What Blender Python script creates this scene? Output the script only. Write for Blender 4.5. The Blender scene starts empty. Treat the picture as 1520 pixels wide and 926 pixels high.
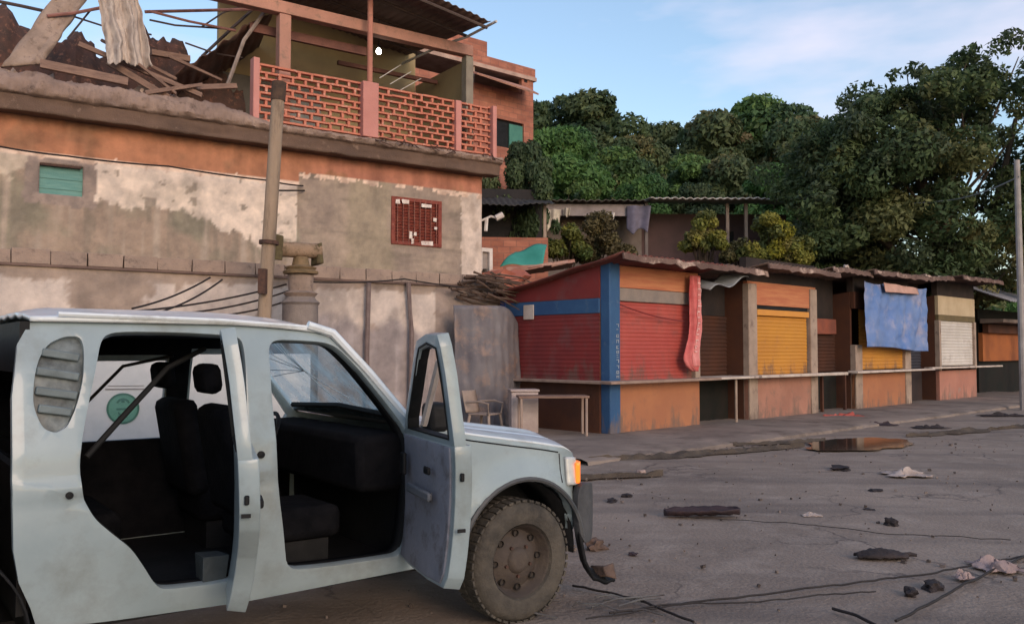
import bpy, bmesh, math, random
import numpy as np
from mathutils import Vector, Matrix, noise
R = math.radians
random.seed(7)
S = bpy.context.scene
COL = S.collection
# ------------------------------------------------------------------ camera, world, sun, exposure
EYE = Vector((0, 0, 1.65)); FPX = 1300.0; PITCH = math.atan(57/1300)
cam = bpy.data.cameras.new('camera'); camo = bpy.data.objects.new('camera', cam); COL.objects.link(camo)
camo.location = EYE; camo.rotation_euler = (R(90)+PITCH, 0, 0)
cam.sensor_width = 36; cam.lens = 36*FPX/1520; cam.clip_start = .05; cam.clip_end = 2000
S.camera = camo
SUN_EL, SUN_AZ = 20, 150          # azimuth clockwise from +Y (behind and right of the camera)
w = bpy.data.worlds.new('World'); S.world = w; w.use_nodes = True
nt = w.node_tree; nd = nt.nodes; lk = nt.links
bg = nd['Background']
sky = nd.new('ShaderNodeTexSky'); sky.sky_type = 'NISHITA'; sky.sun_disc = False
sky.sun_elevation = R(SUN_EL); sky.sun_rotation = R(SUN_AZ); sky.altitude = 100
sky.air_density = 1.25; sky.dust_density = 1.0; sky.ozone_density = 2.2
tc = nd.new('ShaderNodeTexCoord'); mp = nd.new('ShaderNodeMapping'); mp.inputs['Scale'].default_value = (1.6, 1.6, 5.5)
lk.new(tc.outputs['Generated'], mp.inputs['Vector'])
cn = nd.new('ShaderNodeTexNoise'); cn.inputs['Scale'].default_value = 1.7; cn.inputs['Detail'].default_value = 5; cn.inputs['Roughness'].default_value = .55
lk.new(mp.outputs[0], cn.inputs['Vector'])
cr = nd.new('ShaderNodeMapRange'); cr.inputs['From Min'].default_value = .46; cr.inputs['From Max'].default_value = .72
cr.inputs['To Min'].default_value = .06; cr.inputs['To Max'].default_value = .8
lk.new(cn.outputs['Fac'], cr.inputs['Value'])
cm = nd.new('ShaderNodeMix'); cm.data_type = 'RGBA'; cm.inputs['B'].default_value = (4.6, 4.3, 5.0, 1)
lk.new(cr.outputs[0], cm.inputs['Factor']); lk.new(sky.outputs[0], cm.inputs['A']); lk.new(cm.outputs['Result'], bg.inputs['Color'])
bg.inputs['Strength'].default_value = .15
sl = bpy.data.lights.new('sun', 'SUN'); so = bpy.data.objects.new('sun', sl); COL.objects.link(so)
sl.energy = 1.0; sl.angle = R(25); sl.color = (1, .72, .54)
sd = Vector((math.sin(R(SUN_AZ))*math.cos(R(SUN_EL)), math.cos(R(SUN_AZ))*math.cos(R(SUN_EL)), math.sin(R(SUN_EL))))
so.rotation_euler = sd.to_track_quat('Z', 'Y').to_euler()
S.view_settings.view_transform = 'Standard'; S.view_settings.look = 'None'; S.view_settings.gamma = 1
S.view_settings.use_curve_mapping = False; S.view_settings.exposure = .52
S.render.engine = 'CYCLES'

# ------------------------------------------------------------------ materials
MATS = {}
def M(name, c1, c2=None, scale=3.0, rough=.8, bump=.15, metal=0, detail=6, spots=None, stretch=(1, 1, 1), fine=40, spec=.3, emit=0, coat=0, lo=.35, hi=.65, grime=None):
    """noise-mixed procedural material in object space, with fine grain bump"""
    if name in MATS: return MATS[name]
    m = bpy.data.materials.new(name); m.use_nodes = True; MATS[name] = m
    t = m.node_tree; n = t.nodes; l = t.links; b = n['Principled BSDF']
    b.inputs['Roughness'].default_value = rough; b.inputs['Metallic'].default_value = metal
    b.inputs['Specular IOR Level'].default_value = spec; b.inputs['Coat Weight'].default_value = coat
    co = n.new('ShaderNodeTexCoord'); ma = n.new('ShaderNodeMapping'); ma.inputs['Scale'].default_value = stretch
    l.new(co.outputs['Object'], ma.inputs['Vector'])
    a = n.new('ShaderNodeTexNoise'); a.inputs['Scale'].default_value = scale; a.inputs['Detail'].default_value = detail; a.inputs['Roughness'].default_value = .62
    l.new(ma.outputs[0], a.inputs['Vector'])
    r = n.new('ShaderNodeMapRange'); r.inputs['From Min'].default_value = lo; r.inputs['From Max'].default_value = hi
    l.new(a.outputs['Fac'], r.inputs['Value'])
    mx = n.new('ShaderNodeMix'); mx.data_type = 'RGBA'
    if c1 == 'Col':
        at = n.new('ShaderNodeVertexColor'); at.layer_name = 'Col'
        mu = n.new('ShaderNodeMix'); mu.data_type = 'RGBA'; mu.blend_type = 'MULTIPLY'; mu.inputs['Factor'].default_value = 1
        l.new(at.outputs['Color'], mu.inputs['A'])
        mx.inputs['A'].default_value = (.76, .76, .76, 1); mx.inputs['B'].default_value = (1.16, 1.14, 1.1, 1)
        l.new(r.outputs[0], mx.inputs['Factor']); l.new(mx.outputs['Result'], mu.inputs['B']); last = mu.outputs['Result']
    else:
        c2 = c2 or tuple(x*.7 for x in c1)
        mx.inputs['A'].default_value = (*c1, 1); mx.inputs['B'].default_value = (*c2, 1)
        l.new(r.outputs[0], mx.inputs['Factor']); last = mx.outputs['Result']
    if spots:
        s_, col, lo_, hi_ = spots
        q = n.new('ShaderNodeTexNoise'); q.inputs['Scale'].default_value = s_; q.inputs['Detail'].default_value = 7; q.inputs['Roughness'].default_value = .7
        l.new(ma.outputs[0], q.inputs['Vector'])
        qr = n.new('ShaderNodeMapRange'); qr.inputs['From Min'].default_value = lo_; qr.inputs['From Max'].default_value = hi_
        l.new(q.outputs['Fac'], qr.inputs['Value'])
        m2 = n.new('ShaderNodeMix'); m2.data_type = 'RGBA'; m2.inputs['B'].default_value = (*col, 1)
        l.new(qr.outputs[0], m2.inputs['Factor']); l.new(last, m2.inputs['A']); last = m2.outputs['Result']
    if grime:
        zt, gc = grime
        sx = n.new('ShaderNodeSeparateXYZ'); l.new(co.outputs['Object'], sx.inputs[0])
        gn = n.new('ShaderNodeTexNoise'); gn.inputs['Scale'].default_value = 2.6; gn.inputs['Detail'].default_value = 8; gn.inputs['Roughness'].default_value = .7
        gm = n.new('ShaderNodeMapping'); gm.inputs['Scale'].default_value = (1.6, 1.6, .45); l.new(co.outputs['Object'], gm.inputs['Vector']); l.new(gm.outputs[0], gn.inputs['Vector'])
        ga = n.new('ShaderNodeMath'); ga.operation = 'MULTIPLY_ADD'; ga.inputs[1].default_value = -2.6; ga.inputs[2].default_value = 1.3; l.new(gn.outputs['Fac'], ga.inputs[0])
        gb_ = n.new('ShaderNodeMath'); gb_.operation = 'ADD'; l.new(ga.outputs[0], gb_.inputs[0]); l.new(sx.outputs['Z'], gb_.inputs[1])
        gr_ = n.new('ShaderNodeMapRange'); gr_.inputs['From Min'].default_value = zt; gr_.inputs['From Max'].default_value = zt-.35; gr_.inputs['To Max'].default_value = .75
        l.new(gb_.outputs[0], gr_.inputs['Value'])
        g2 = n.new('ShaderNodeMix'); g2.data_type = 'RGBA'; g2.inputs['B'].default_value = (*gc, 1)
        l.new(gr_.outputs[0], g2.inputs['Factor']); l.new(last, g2.inputs['A']); last = g2.outputs['Result']
    l.new(last, b.inputs['Base Color'])
    if bump:
        f = n.new('ShaderNodeTexNoise'); f.inputs['Scale'].default_value = fine; f.inputs['Detail'].default_value = 5
        l.new(co.outputs['Object'], f.inputs['Vector'])
        ad = n.new('ShaderNodeMath'); ad.operation = 'ADD'; l.new(f.outputs['Fac'], ad.inputs[0]); l.new(a.outputs['Fac'], ad.inputs[1])
        bp = n.new('ShaderNodeBump'); bp.inputs['Strength'].default_value = bump; bp.inputs['Distance'].default_value = .02
        l.new(ad.outputs[0], bp.inputs['Height']); l.new(bp.outputs[0], b.inputs['Normal'])
    if emit:
        b.inputs['Emission Color'].default_value = (*c1, 1); b.inputs['Emission Strength'].default_value = emit
    return m
def glass(name, tint, rough=.03, alpha=.25):
    if name in MATS: return MATS[name]
    m = bpy.data.materials.new(name); m.use_nodes = True; MATS[name] = m
    t = m.node_tree; n = t.nodes; l = t.links; n.remove(n['Principled BSDF']); o = n['Material Output']
    tr = n.new('ShaderNodeBsdfTransparent'); tr.inputs['Color'].default_value = (*tint, 1)
    g = n.new('ShaderNodeBsdfGlossy'); g.inputs['Roughness'].default_value = rough
    df = n.new('ShaderNodeBsdfTranslucent'); df.inputs['Color'].default_value = (.36, .50, .54, 1)
    nz = n.new('ShaderNodeTexNoise'); nz.inputs['Scale'].default_value = 6; nz.inputs['Detail'].default_value = 8
    co = n.new('ShaderNodeTexCoord'); l.new(co.outputs['Object'], nz.inputs['Vector'])
    mr = n.new('ShaderNodeMapRange'); mr.inputs['From Min'].default_value = .3; mr.inputs['From Max'].default_value = .8; mr.inputs['To Max'].default_value = alpha
    l.new(nz.outputs['Fac'], mr.inputs['Value'])
    m1 = n.new('ShaderNodeMixShader'); l.new(mr.outputs[0], m1.inputs[0]); l.new(tr.outputs[0], m1.inputs[1]); l.new(df.outputs[0], m1.inputs[2])
    lw = n.new('ShaderNodeLayerWeight'); pw = n.new('ShaderNodeMath'); pw.operation = 'POWER'; pw.inputs[1].default_value = 4; l.new(lw.outputs['Facing'], pw.inputs[0]); fr = n.new('ShaderNodeMath'); fr.operation = 'MULTIPLY_ADD'; fr.inputs[1].default_value = .35; fr.inputs[2].default_value = .05; l.new(pw.outputs[0], fr.inputs[0])
    m2 = n.new('ShaderNodeMixShader'); l.new(fr.outputs[0], m2.inputs[0]); l.new(m1.outputs[0], m2.inputs[1]); l.new(g.outputs[0], m2.inputs[2])
    l.new(m2.outputs[0], o.inputs['Surface'])
    return m

# ------------------------------------------------------------------ object helpers
def tag(o, label=None, cat=None, group=None, kind=None):
    if label: o['label'] = label
    if cat: o['category'] = cat
    if group: o['group'] = group
    if kind: o['kind'] = kind
    return o
def empty(name, loc=(0, 0, 0), rz=0, label=None, cat=None, group=None):
    o = bpy.data.objects.new(name, None); COL.objects.link(o); o.location = loc; o.rotation_euler = (0, 0, rz)
    o.empty_display_size = .2
    return tag(o, label, cat, group)
class MB:
    def __init__(s): s.v = []; s.f = []
    def add(s, vs, fs):
        k = len(s.v); s.v += [tuple(x) for x in vs]; s.f += [tuple(i+k for i in f) for f in fs]; return s
    def box(s, x0, x1, y0, y1, z0, z1, rot=None, c=None, jit=0):
        vs = [Vector((x, y, z)) for z in (z0, z1) for y in (y0, y1) for x in (x0, x1)]
        if jit: vs = [v+Vector([random.uniform(-jit, jit) for _ in range(3)]) for v in vs]
        if rot is not None:
            cc = Vector(c) if c else Vector(((x0+x1)/2, (y0+y1)/2, (z0+z1)/2)); vs = [rot@(v-cc)+cc for v in vs]
        return s.add(vs, [(0, 2, 3, 1), (4, 5, 7, 6), (0, 1, 5, 4), (1, 3, 7, 5), (3, 2, 6, 7), (2, 0, 4, 6)])
    def tube(s, pts, r, n=8, r2=None, cap=True):
        pts = [Vector(p) for p in pts]; k0 = len(s.v); m = len(pts)
        for i, p in enumerate(pts):
            d = (pts[min(i+1, m-1)]-pts[max(i-1, 0)]).normalized()
            a = d.cross(Vector((0, 0, 1)));  a = a.normalized() if a.length > .05 else Vector((1, 0, 0)); b = d.cross(a).normalized()
            rr = r if r2 is None else r+(r2-r)*i/(m-1)
            for j in range(n):
                t = 2*math.pi*j/n; s.v.append(tuple(p+a*rr*math.cos(t)+b*rr*math.sin(t)))
        for i in range(m-1):
            for j in range(n):
                s.f.append((k0+i*n+j, k0+i*n+(j+1) % n, k0+(i+1)*n+(j+1) % n, k0+(i+1)*n+j))
        if cap: s.f.append(tuple(k0+j for j in range(n))[::-1]); s.f.append(tuple(k0+(m-1)*n+j for j in range(n)))
        return s
    def lathe(s, prof, axis='z', n=32, c=(0, 0, 0)):
        k0 = len(s.v)
        for r, h in prof:
            for j in range(n):
                t = 2*math.pi*j/n
                a, b = r*math.cos(t), r*math.sin(t)
                p = (a, b, h) if axis == 'z' else (a, h, b)
                s.v.append((p[0]+c[0], p[1]+c[1], p[2]+c[2]))
        for i in range(len(prof)-1):
            for j in range(n):
                s.f.append((k0+i*n+j, k0+i*n+(j+1) % n, k0+(i+1)*n+(j+1) % n, k0+(i+1)*n+j))
        return s
    def grid(s, nx, ny, fn):
        k0 = len(s.v)
        for j in range(ny+1):
            for i in range(nx+1): s.v.append(tuple(fn(i/nx, j/ny)))
        for j in range(ny):
            for i in range(nx):
                a = k0+j*(nx+1)+i; s.f.append((a, a+1, a+nx+2, a+nx+1))
        return s
    def build(s, name, mat, parent=None, bev=0, smooth=False, solid=0, angle=35, loc=None, rot=None, sub=0):
        me = bpy.data.meshes.new(name); me.from_pydata(s.v, [], s.f); me.update()
        bm = bmesh.new(); bm.from_mesh(me); bmesh.ops.recalc_face_normals(bm, faces=bm.faces); bm.to_mesh(me); bm.free()
        me.materials.append(mat)
        o = bpy.data.objects.new(name, me); COL.objects.link(o)
        if parent: o.parent = parent
        if loc: o.location = loc
        if rot: o.rotation_euler = rot
        if smooth or bev:
            me.shade_smooth(); me.set_sharp_from_angle(angle=R(angle))
        if solid:
            q = o.modifiers.new('solid', 'SOLIDIFY'); q.thickness = solid; q.offset = 0
        if sub:
            q = o.modifiers.new('sub', 'SUBSURF'); q.levels = sub; q.render_levels = sub
        if bev:
            q = o.modifiers.new('bev', 'BEVEL'); q.width = bev; q.segments = 2; q.limit_method = 'ANGLE'
        return o
def nz(x, y, z=0, o=4): return noise.fractal(Vector((x, y, z)), .9, 2.0, o)
def sstep(a, b, x):
    t = max(0, min(1, (x-a)/(b-a))); return t*t*(3-2*t)
def mixc(a, b, t): return tuple(a[i]*(1-t)+b[i]*t for i in range(3))
def wall_grid(name, x0, x1, z0, z1, step, colf, mat, parent, holes=(), y=0, thick=.2, topf=None, depthf=None):
    """wall skin in the plane y with vertex colours for its plaster, paint and wear; thickness goes to +y"""
    nx = max(1, int((x1-x0)/step)); nzz = max(1, int((z1-z0)/step)); vs = []; fs = []; cs = []
    for j in range(nzz+1):
        for i in range(nx+1):
            x = x0+(x1-x0)*i/nx; z = z0+(z1-z0)*j/nzz
            if topf: z = z0+(topf(x)-z0)*j/nzz
            yy = y+(depthf(x, z) if depthf else .012*nz(x*1.3, z*1.3, 3))
            vs.append((x, yy, z)); cs.append((*colf(x, z), 1))
    for j in range(nzz):
        for i in range(nx):
            cx = x0+(x1-x0)*(i+.5)/nx; cz = z0+(z1-z0)*(j+.5)/nzz
            if any(h[0] < cx < h[1] and h[2] < cz < h[3] for h in holes): continue
            a = j*(nx+1)+i; fs.append((a, a+1, a+nx+2, a+nx+1))
    me = bpy.data.meshes.new(name); me.from_pydata(vs, [], fs); me.update()
    ca = me.color_attributes.new('Col', 'FLOAT_COLOR', 'POINT'); ca.data.foreach_set('color', [c for q in cs for c in q])
    me.materials.append(mat); o = bpy.data.objects.new(name, me); COL.objects.link(o); o.parent = parent
    me.shade_smooth(); me.set_sharp_from_angle(angle=R(40))
    q = o.modifiers.new('solid', 'SOLIDIFY'); q.thickness = thick; q.offset = -1
    return o
def panel(name, outline, holes, yf, thick, mat, parent, cut=.06, side=-1, xf=None, off=0):
    """sheet cut to an outline in x,z with openings, bent by y=yf(x,z)"""
    bm = bmesh.new(); es = []
    for lp in [outline]+list(holes):
        vv = [bm.verts.new((p[0], 0, p[1])) for p in lp]
        for i in range(len(vv)): es.append(bm.edges.new((vv[i], vv[(i+1) % len(vv)])))
    bmesh.ops.triangle_fill(bm, use_beauty=True, edges=es, normal=(0, side, 0))
    xs = [p[0] for p in outline]; zs = [p[1] for p in outline]
    x = min(xs)+cut
    while x < max(xs):
        bmesh.ops.bisect_plane(bm, geom=bm.verts[:]+bm.edges[:]+bm.faces[:], plane_co=(x, 0, 0), plane_no=(1, 0, 0)); x += cut
    z = min(zs)+cut
    while z < max(zs):
        bmesh.ops.bisect_plane(bm, geom=bm.verts[:]+bm.edges[:]+bm.faces[:], plane_co=(0, 0, z), plane_no=(0, 0, 1)); z += cut
    bmesh.ops.remove_doubles(bm, verts=bm.verts[:], dist=.0015)
    for v in bm.verts: v.co.y = yf(v.co.x, v.co.z)
    bmesh.ops.recalc_face_normals(bm, faces=bm.faces)
    if bm.faces and sum(f.normal.y*f.calc_area() for f in bm.faces)*side < 0: bmesh.ops.reverse_faces(bm, faces=bm.faces)
    me = bpy.data.meshes.new(name); bm.to_mesh(me); bm.free(); me.materials.append(mat)
    me.shade_smooth(); me.set_sharp_from_angle(angle=R(45))
    o = bpy.data.objects.new(name, me); COL.objects.link(o)
    if parent: o.parent = parent
    if thick:
        q = o.modifiers.new('solid', 'SOLIDIFY'); q.thickness = thick; q.offset = -1 if off == 0 else off
        q = o.modifiers.new('bev', 'BEVEL'); q.width = min(.008, thick*.3); q.segments = 2; q.limit_method = 'ANGLE'; q.angle_limit = R(50)
    return o
def copy_tree(o, parent=None):
    c = o.copy(); COL.objects.link(c); c.parent = parent
    for ch in [q for q in bpy.data.objects if q.parent == o and q != c]: copy_tree(ch, c)
    return c
def corr(mb, x0, x1, y0, z0, y1, z1, pitch=.18, amp=.02, sag=.03, seed=0):
    """corrugated sheet: ridges run from (y0,z0) to (y1,z1)"""
    nx = max(4, int((x1-x0)/pitch*6))
    def fn(u, v):
        x = x0+(x1-x0)*u
        return (x, y0+(y1-y0)*v, z0+(z1-z0)*v+amp*math.sin(2*math.pi*x/pitch)+sag*nz(x*.8, v*2, seed))
    return mb.grid(nx, 6, fn)
def ribs(mb, x0, x1, z0, z1, y, n, amp=.015):
    def fn(u, v):
        ph = (v*n) % 1
        return (x0+(x1-x0)*u, y+amp*math.cos(2*math.pi*ph)+.01*nz(u*3, v*3, x0), z0+(z1-z0)*v)
    return mb.grid(6, n*6, fn)

# ------------------------------------------------------------------ palette
paint = M('car_paint', (.235, .295, .322), (.295, .358, .385), 1.6, .34, .03, coat=.3, spots=(2.6, (.19, .215, .21), .48, .74), fine=18)
paint_skylit = M('skylit_paint', (.60, .65, .68), (.66, .70, .72), 2.2, .3, .0, coat=.4, spots=(5.0, (.36, .37, .36), .5, .75))  # body paint lightened: sky light on the upper panels put into the colour
darkplastic = M('dark_plastic', (.008, .009, .010), (.016, .016, .018), 6, .6, .1, spec=.15)
greyplastic = M('grey_plastic', (.10, .11, .13), (.15, .155, .17), 5, .6, .1)
upholstery = M('upholstery', (.004, .0045, .006), (.009, .009, .011), 9, .95, .3, spec=.06)
rubber = M('tyre_rubber', (.042, .038, .034), (.08, .07, .058), 4, .9, .4, spots=(7, (.10, .086, .07), .45, .7))
rimm = M('rim_steel', (.07, .055, .048), (.042, .035, .032), 12, .75, .2, metal=.1, spots=(6, (.10, .078, .062), .45, .7))
glassm = glass('window_glass', (.72, .80, .82), alpha=.22)
crackg = glass('cracked_glass', (.60, .74, .82), alpha=.95)
trimpanel = M('door_trim', (.17, .18, .22), (.24, .24, .28), 4, .7, .15, spots=(8, (.09, .085, .09), .5, .72))
# ------------------------------------------------------------------ terrain
def hill_h(X, Y):
    ly = -(X-1.8)*.688+(Y-16.5)*.725
    h = sstep(5.2, 10.5, ly)*3.0+max(0, ly-10)*.24
    return min(h, 13)*sstep(-6, 1, X)
asphalt = M('asphalt', (.185, .143, .115), (.275, .215, .172), .32, .85, .7, fine=30, spots=(1.9, (.32, .26, .215), .48, .72), detail=11)
def crackify(m):
    n = m.node_tree.nodes; l = m.node_tree.links; b = n['Principled BSDF']; src = b.inputs['Base Color'].links[0].from_socket
    co = n.new('ShaderNodeTexCoord'); wn_ = n.new('ShaderNodeTexNoise'); wn_.inputs['Scale'].default_value = 1.3; wn_.inputs['Detail'].default_value = 6; l.new(co.outputs['Object'], wn_.inputs['Vector'])
    va = n.new('ShaderNodeVectorMath'); va.operation = 'MULTIPLY_ADD'; va.inputs[1].default_value = (.9, .9, .9); l.new(wn_.outputs['Color'], va.inputs[0]); l.new(co.outputs['Object'], va.inputs[2])
    vo = n.new('ShaderNodeTexVoronoi'); vo.feature = 'DISTANCE_TO_EDGE'; vo.inputs['Scale'].default_value = .55; l.new(va.outputs[0], vo.inputs['Vector'])
    r1_ = n.new('ShaderNodeMapRange'); r1_.inputs['From Min'].default_value = .0; r1_.inputs['From Max'].default_value = .012; r1_.inputs['To Min'].default_value = 1; r1_.inputs['To Max'].default_value = 0; l.new(vo.outputs['Distance'], r1_.inputs['Value'])
    mk = n.new('ShaderNodeTexNoise'); mk.inputs['Scale'].default_value = .45; l.new(co.outputs['Object'], mk.inputs['Vector'])
    r2_ = n.new('ShaderNodeMapRange'); r2_.inputs['From Min'].default_value = .47; r2_.inputs['From Max'].default_value = .6; l.new(mk.outputs['Fac'], r2_.inputs['Value'])
    mu = n.new('ShaderNodeMath'); mu.operation = 'MULTIPLY'; l.new(r1_.outputs[0], mu.inputs[0]); l.new(r2_.outputs[0], mu.inputs[1])
    mx = n.new('ShaderNodeMix'); mx.data_type = 'RGBA'; mx.inputs['B'].default_value = (.09, .07, .062, 1); l.new(mu.outputs[0], mx.inputs['Factor']); l.new(src, mx.inputs['A'])
    sp = n.new('ShaderNodeTexNoise'); sp.inputs['Scale'].default_value = 38; sp.inputs['Detail'].default_value = 2; l.new(co.outputs['Object'], sp.inputs['Vector'])
    r3_ = n.new('ShaderNodeMapRange'); r3_.inputs['From Min'].default_value = .62; r3_.inputs['From Max'].default_value = .7; r3_.inputs['To Max'].default_value = .5; l.new(sp.outputs['Fac'], r3_.inputs['Value'])
    m3 = n.new('ShaderNodeMix'); m3.data_type = 'RGBA'; m3.inputs['B'].default_value = (.33, .28, .25, 1); l.new(r3_.outputs[0], m3.inputs['Factor']); l.new(mx.outputs['Result'], m3.inputs['A'])
    st = n.new('ShaderNodeTexNoise'); st.inputs['Scale'].default_value = 1; st.inputs['Detail'].default_value = 7; mp_ = n.new('ShaderNodeMapping'); mp_.inputs['Rotation'].default_value = (0, 0, R(-38)); mp_.inputs['Scale'].default_value = (.12, 1.6, 1)
    l.new(co.outputs['Object'], mp_.inputs['Vector']); l.new(mp_.outputs[0], st.inputs['Vector'])
    r4_ = n.new('ShaderNodeMapRange'); r4_.inputs['From Min'].default_value = .5; r4_.inputs['From Max'].default_value = .7; r4_.inputs['To Max'].default_value = .5; l.new(st.outputs['Fac'], r4_.inputs['Value'])
    m4 = n.new('ShaderNodeMix'); m4.data_type = 'RGBA'; m4.inputs['B'].default_value = (.095, .078, .072, 1); l.new(r4_.outputs[0], m4.inputs['Factor']); l.new(m3.outputs['Result'], m4.inputs['A'])
    l.new(m4.outputs['Result'], b.inputs['Base Color'])
crackify(asphalt)
def groundfn(u, v):
    X = -150+400*u; Y = -60+500*v; return (X, Y, 0)
def road():
    def ax(lo, hi, a, b, s, c):      # fine spacing between a..b, coarse outside
        l = list(np.arange(lo, a, c))+list(np.arange(a, b, s))+list(np.arange(b, hi+c, c)); return l
    xs = ax(-300, 400, -12, 22, .22, 24); ys = ax(-100, 700, 1, 36, .22, 24)
    vs = [(x, y, .018*nz(x*.5, y*.5, 1)+.006*nz(x*3, y*3, 2) if -12 <= x <= 22 and 1 <= y <= 36 else 0) for y in ys for x in xs]
    n = len(xs); fs = [(j*n+i, j*n+i+1, (j+1)*n+i+1, (j+1)*n+i) for j in range(len(ys)-1) for i in range(n-1)]
    m = MB(); m.v = vs; m.f = fs; return m.build('road', asphalt, smooth=True)
tag(road(), kind='structure')
mh = MB().grid(70, 60, lambda u, v: (-6+110*u, 20+160*v, hill_h(-6+110*u, 20+160*v)-.25+.4*nz(u*9, v*9)*sstep(0, 1, hill_h(-6+110*u, 20+160*v))))
tag(mh.build('hill', M('hill_soil', (.045, .05, .025), (.09, .065, .04), .4, .95, .4), smooth=True), kind='structure')

FACA, STAA = R(35), R(43.5)
FAC0 = Vector((-.78, 22.5, 0)); STA0 = Vector((1.8, 16.5, 0)); BW0 = Vector((-.27, 18.7, 0))
def W(org, ang, x, y, z=0): return org+Vector((math.cos(ang)*x-math.sin(ang)*y, math.sin(ang)*x+math.cos(ang)*y, z))
def ray(px, py):
    v = Vector(((px-760)/FPX, 1, -(py-463)/FPX)); c, s = math.cos(PITCH), math.sin(PITCH)
    return Vector((v.x, v.y*c-v.z*s, v.y*s+v.z*c))
def onv(org, ang, px, py, yl=0):           # a point of the vertical plane y=yl of a frame, in that frame's x,z
    n = Vector((-math.sin(ang), math.cos(ang), 0)); u = Vector((math.cos(ang), math.sin(ang), 0)); d = ray(px, py)
    t = ((org-EYE).dot(n)+yl)/d.dot(n); P = EYE+d*t; return Vector((( P-org).dot(u), yl, P.z))
def F(px, py, yl=0): return onv(FAC0, FACA, px, py, yl)
def Bw(px, py, yl=0): return onv(BW0, FACA, px, py, yl)
def St(px, py, yl=0): return onv(STA0, STAA, px, py, yl)
def G(px, py, z=0):
    d = ray(px, py); t = (z-EYE.z)/d.z; return EYE+d*t
def atY(px, py, Y): d = ray(px, py); return EYE+d*(Y/d.y)

# sidewalk with kerb in front of the stalls
sw = MB()
def swf(u, v):
    x = -3.2+27*u; e = .07*nz(x*1.7, 4)+.05*nz(x*6, 2)
    prof = [(-2.35+e, -.05), (-2.32+e, .05+.02*nz(x*2, 9)), (-2.2+e, .085), (-1.2, .09), (0.5, .09), (4.5, .09)]
    k = min(5, int(round(v*5))); y, z = prof[k]
    p = W(STA0, STAA, x, y, z+.012*nz(x*2, y*2, 5)); return p
sw.grid(240, 5, swf)
tag(sw.build('sidewalk', M('pavement', (.17, .135, .115), (.27, .215, .18), .9, .9, .5, spots=(1.1, (.085, .065, .055), .5, .72), detail=9), smooth=True, angle=50), kind='structure')
# dirt strip in the gutter
dm = MB()
def strip(mb, px0, px1, py0, py1, wdt, amp, z=.012, seed=0, n=60):
    a = G(px0, py0); b = G(px1, py1); d = (b-a); L = d.length; d.normalize(); nrm = Vector((-d.y, d.x, 0))
    def fn(u, v):
        ww = wdt*(.55+.9*nz(u*L*.8, seed, 7)+.3*nz(u*L*4, seed))*math.sin(math.pi*min(1, max(0, u)))**.4
        p = a+d*L*u+nrm*((v-.5)*max(.02, ww)+.12*nz(u*L*.6, seed, 3)); h = math.sin(math.pi*v)*amp*(1+1.2*nz(u*L*3, v*3, seed))
        return (p.x, p.y, z+max(0, h))
    return mb.grid(n, 8, fn)
strip(dm, 850, 1195, 689, 664, .5, .05, seed=1, n=90)
strip(dm, 1345, 1580, 649, 630, .5, .05, seed=4, n=70)
strip(dm, 820, 985, 713, 707, .35, .05, seed=2)
strip(dm, 1080, 1230, 662, 655, .4, .04, seed=3)
tag(dm.build('gutter_dirt', M('gutter_soil', (.055, .042, .033), (.10, .078, .06), 2.5, .95, .6), smooth=True), 'dark strips of dirt and silt lying along the kerb in front of the kiosks', 'dirt', kind='stuff')
pu = MB(); pc = G(1272, 661); k0 = 0
pts = []
for i in range(60):
    t = 2*math.pi*i/60; r = 1+.22*nz(math.cos(t)*1.3, math.sin(t)*1.3, 5)+.1*nz(math.cos(t)*4, math.sin(t)*4, 1)
    pts.append((pc.x+1.25*r*math.cos(t)*.92+.2*math.sin(t), pc.y+.95*r*math.sin(t)+.5*math.cos(t), .03))
pu.add(pts+[(pc.x, pc.y, .03)], [(i, (i+1) % 60, 60) for i in range(60)])
tag(pu.build('puddle_water', M('puddle_water', (.03, .024, .02), (.045, .035, .03), 1, .07, 0, spec=.6)), kind='structure')

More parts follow.
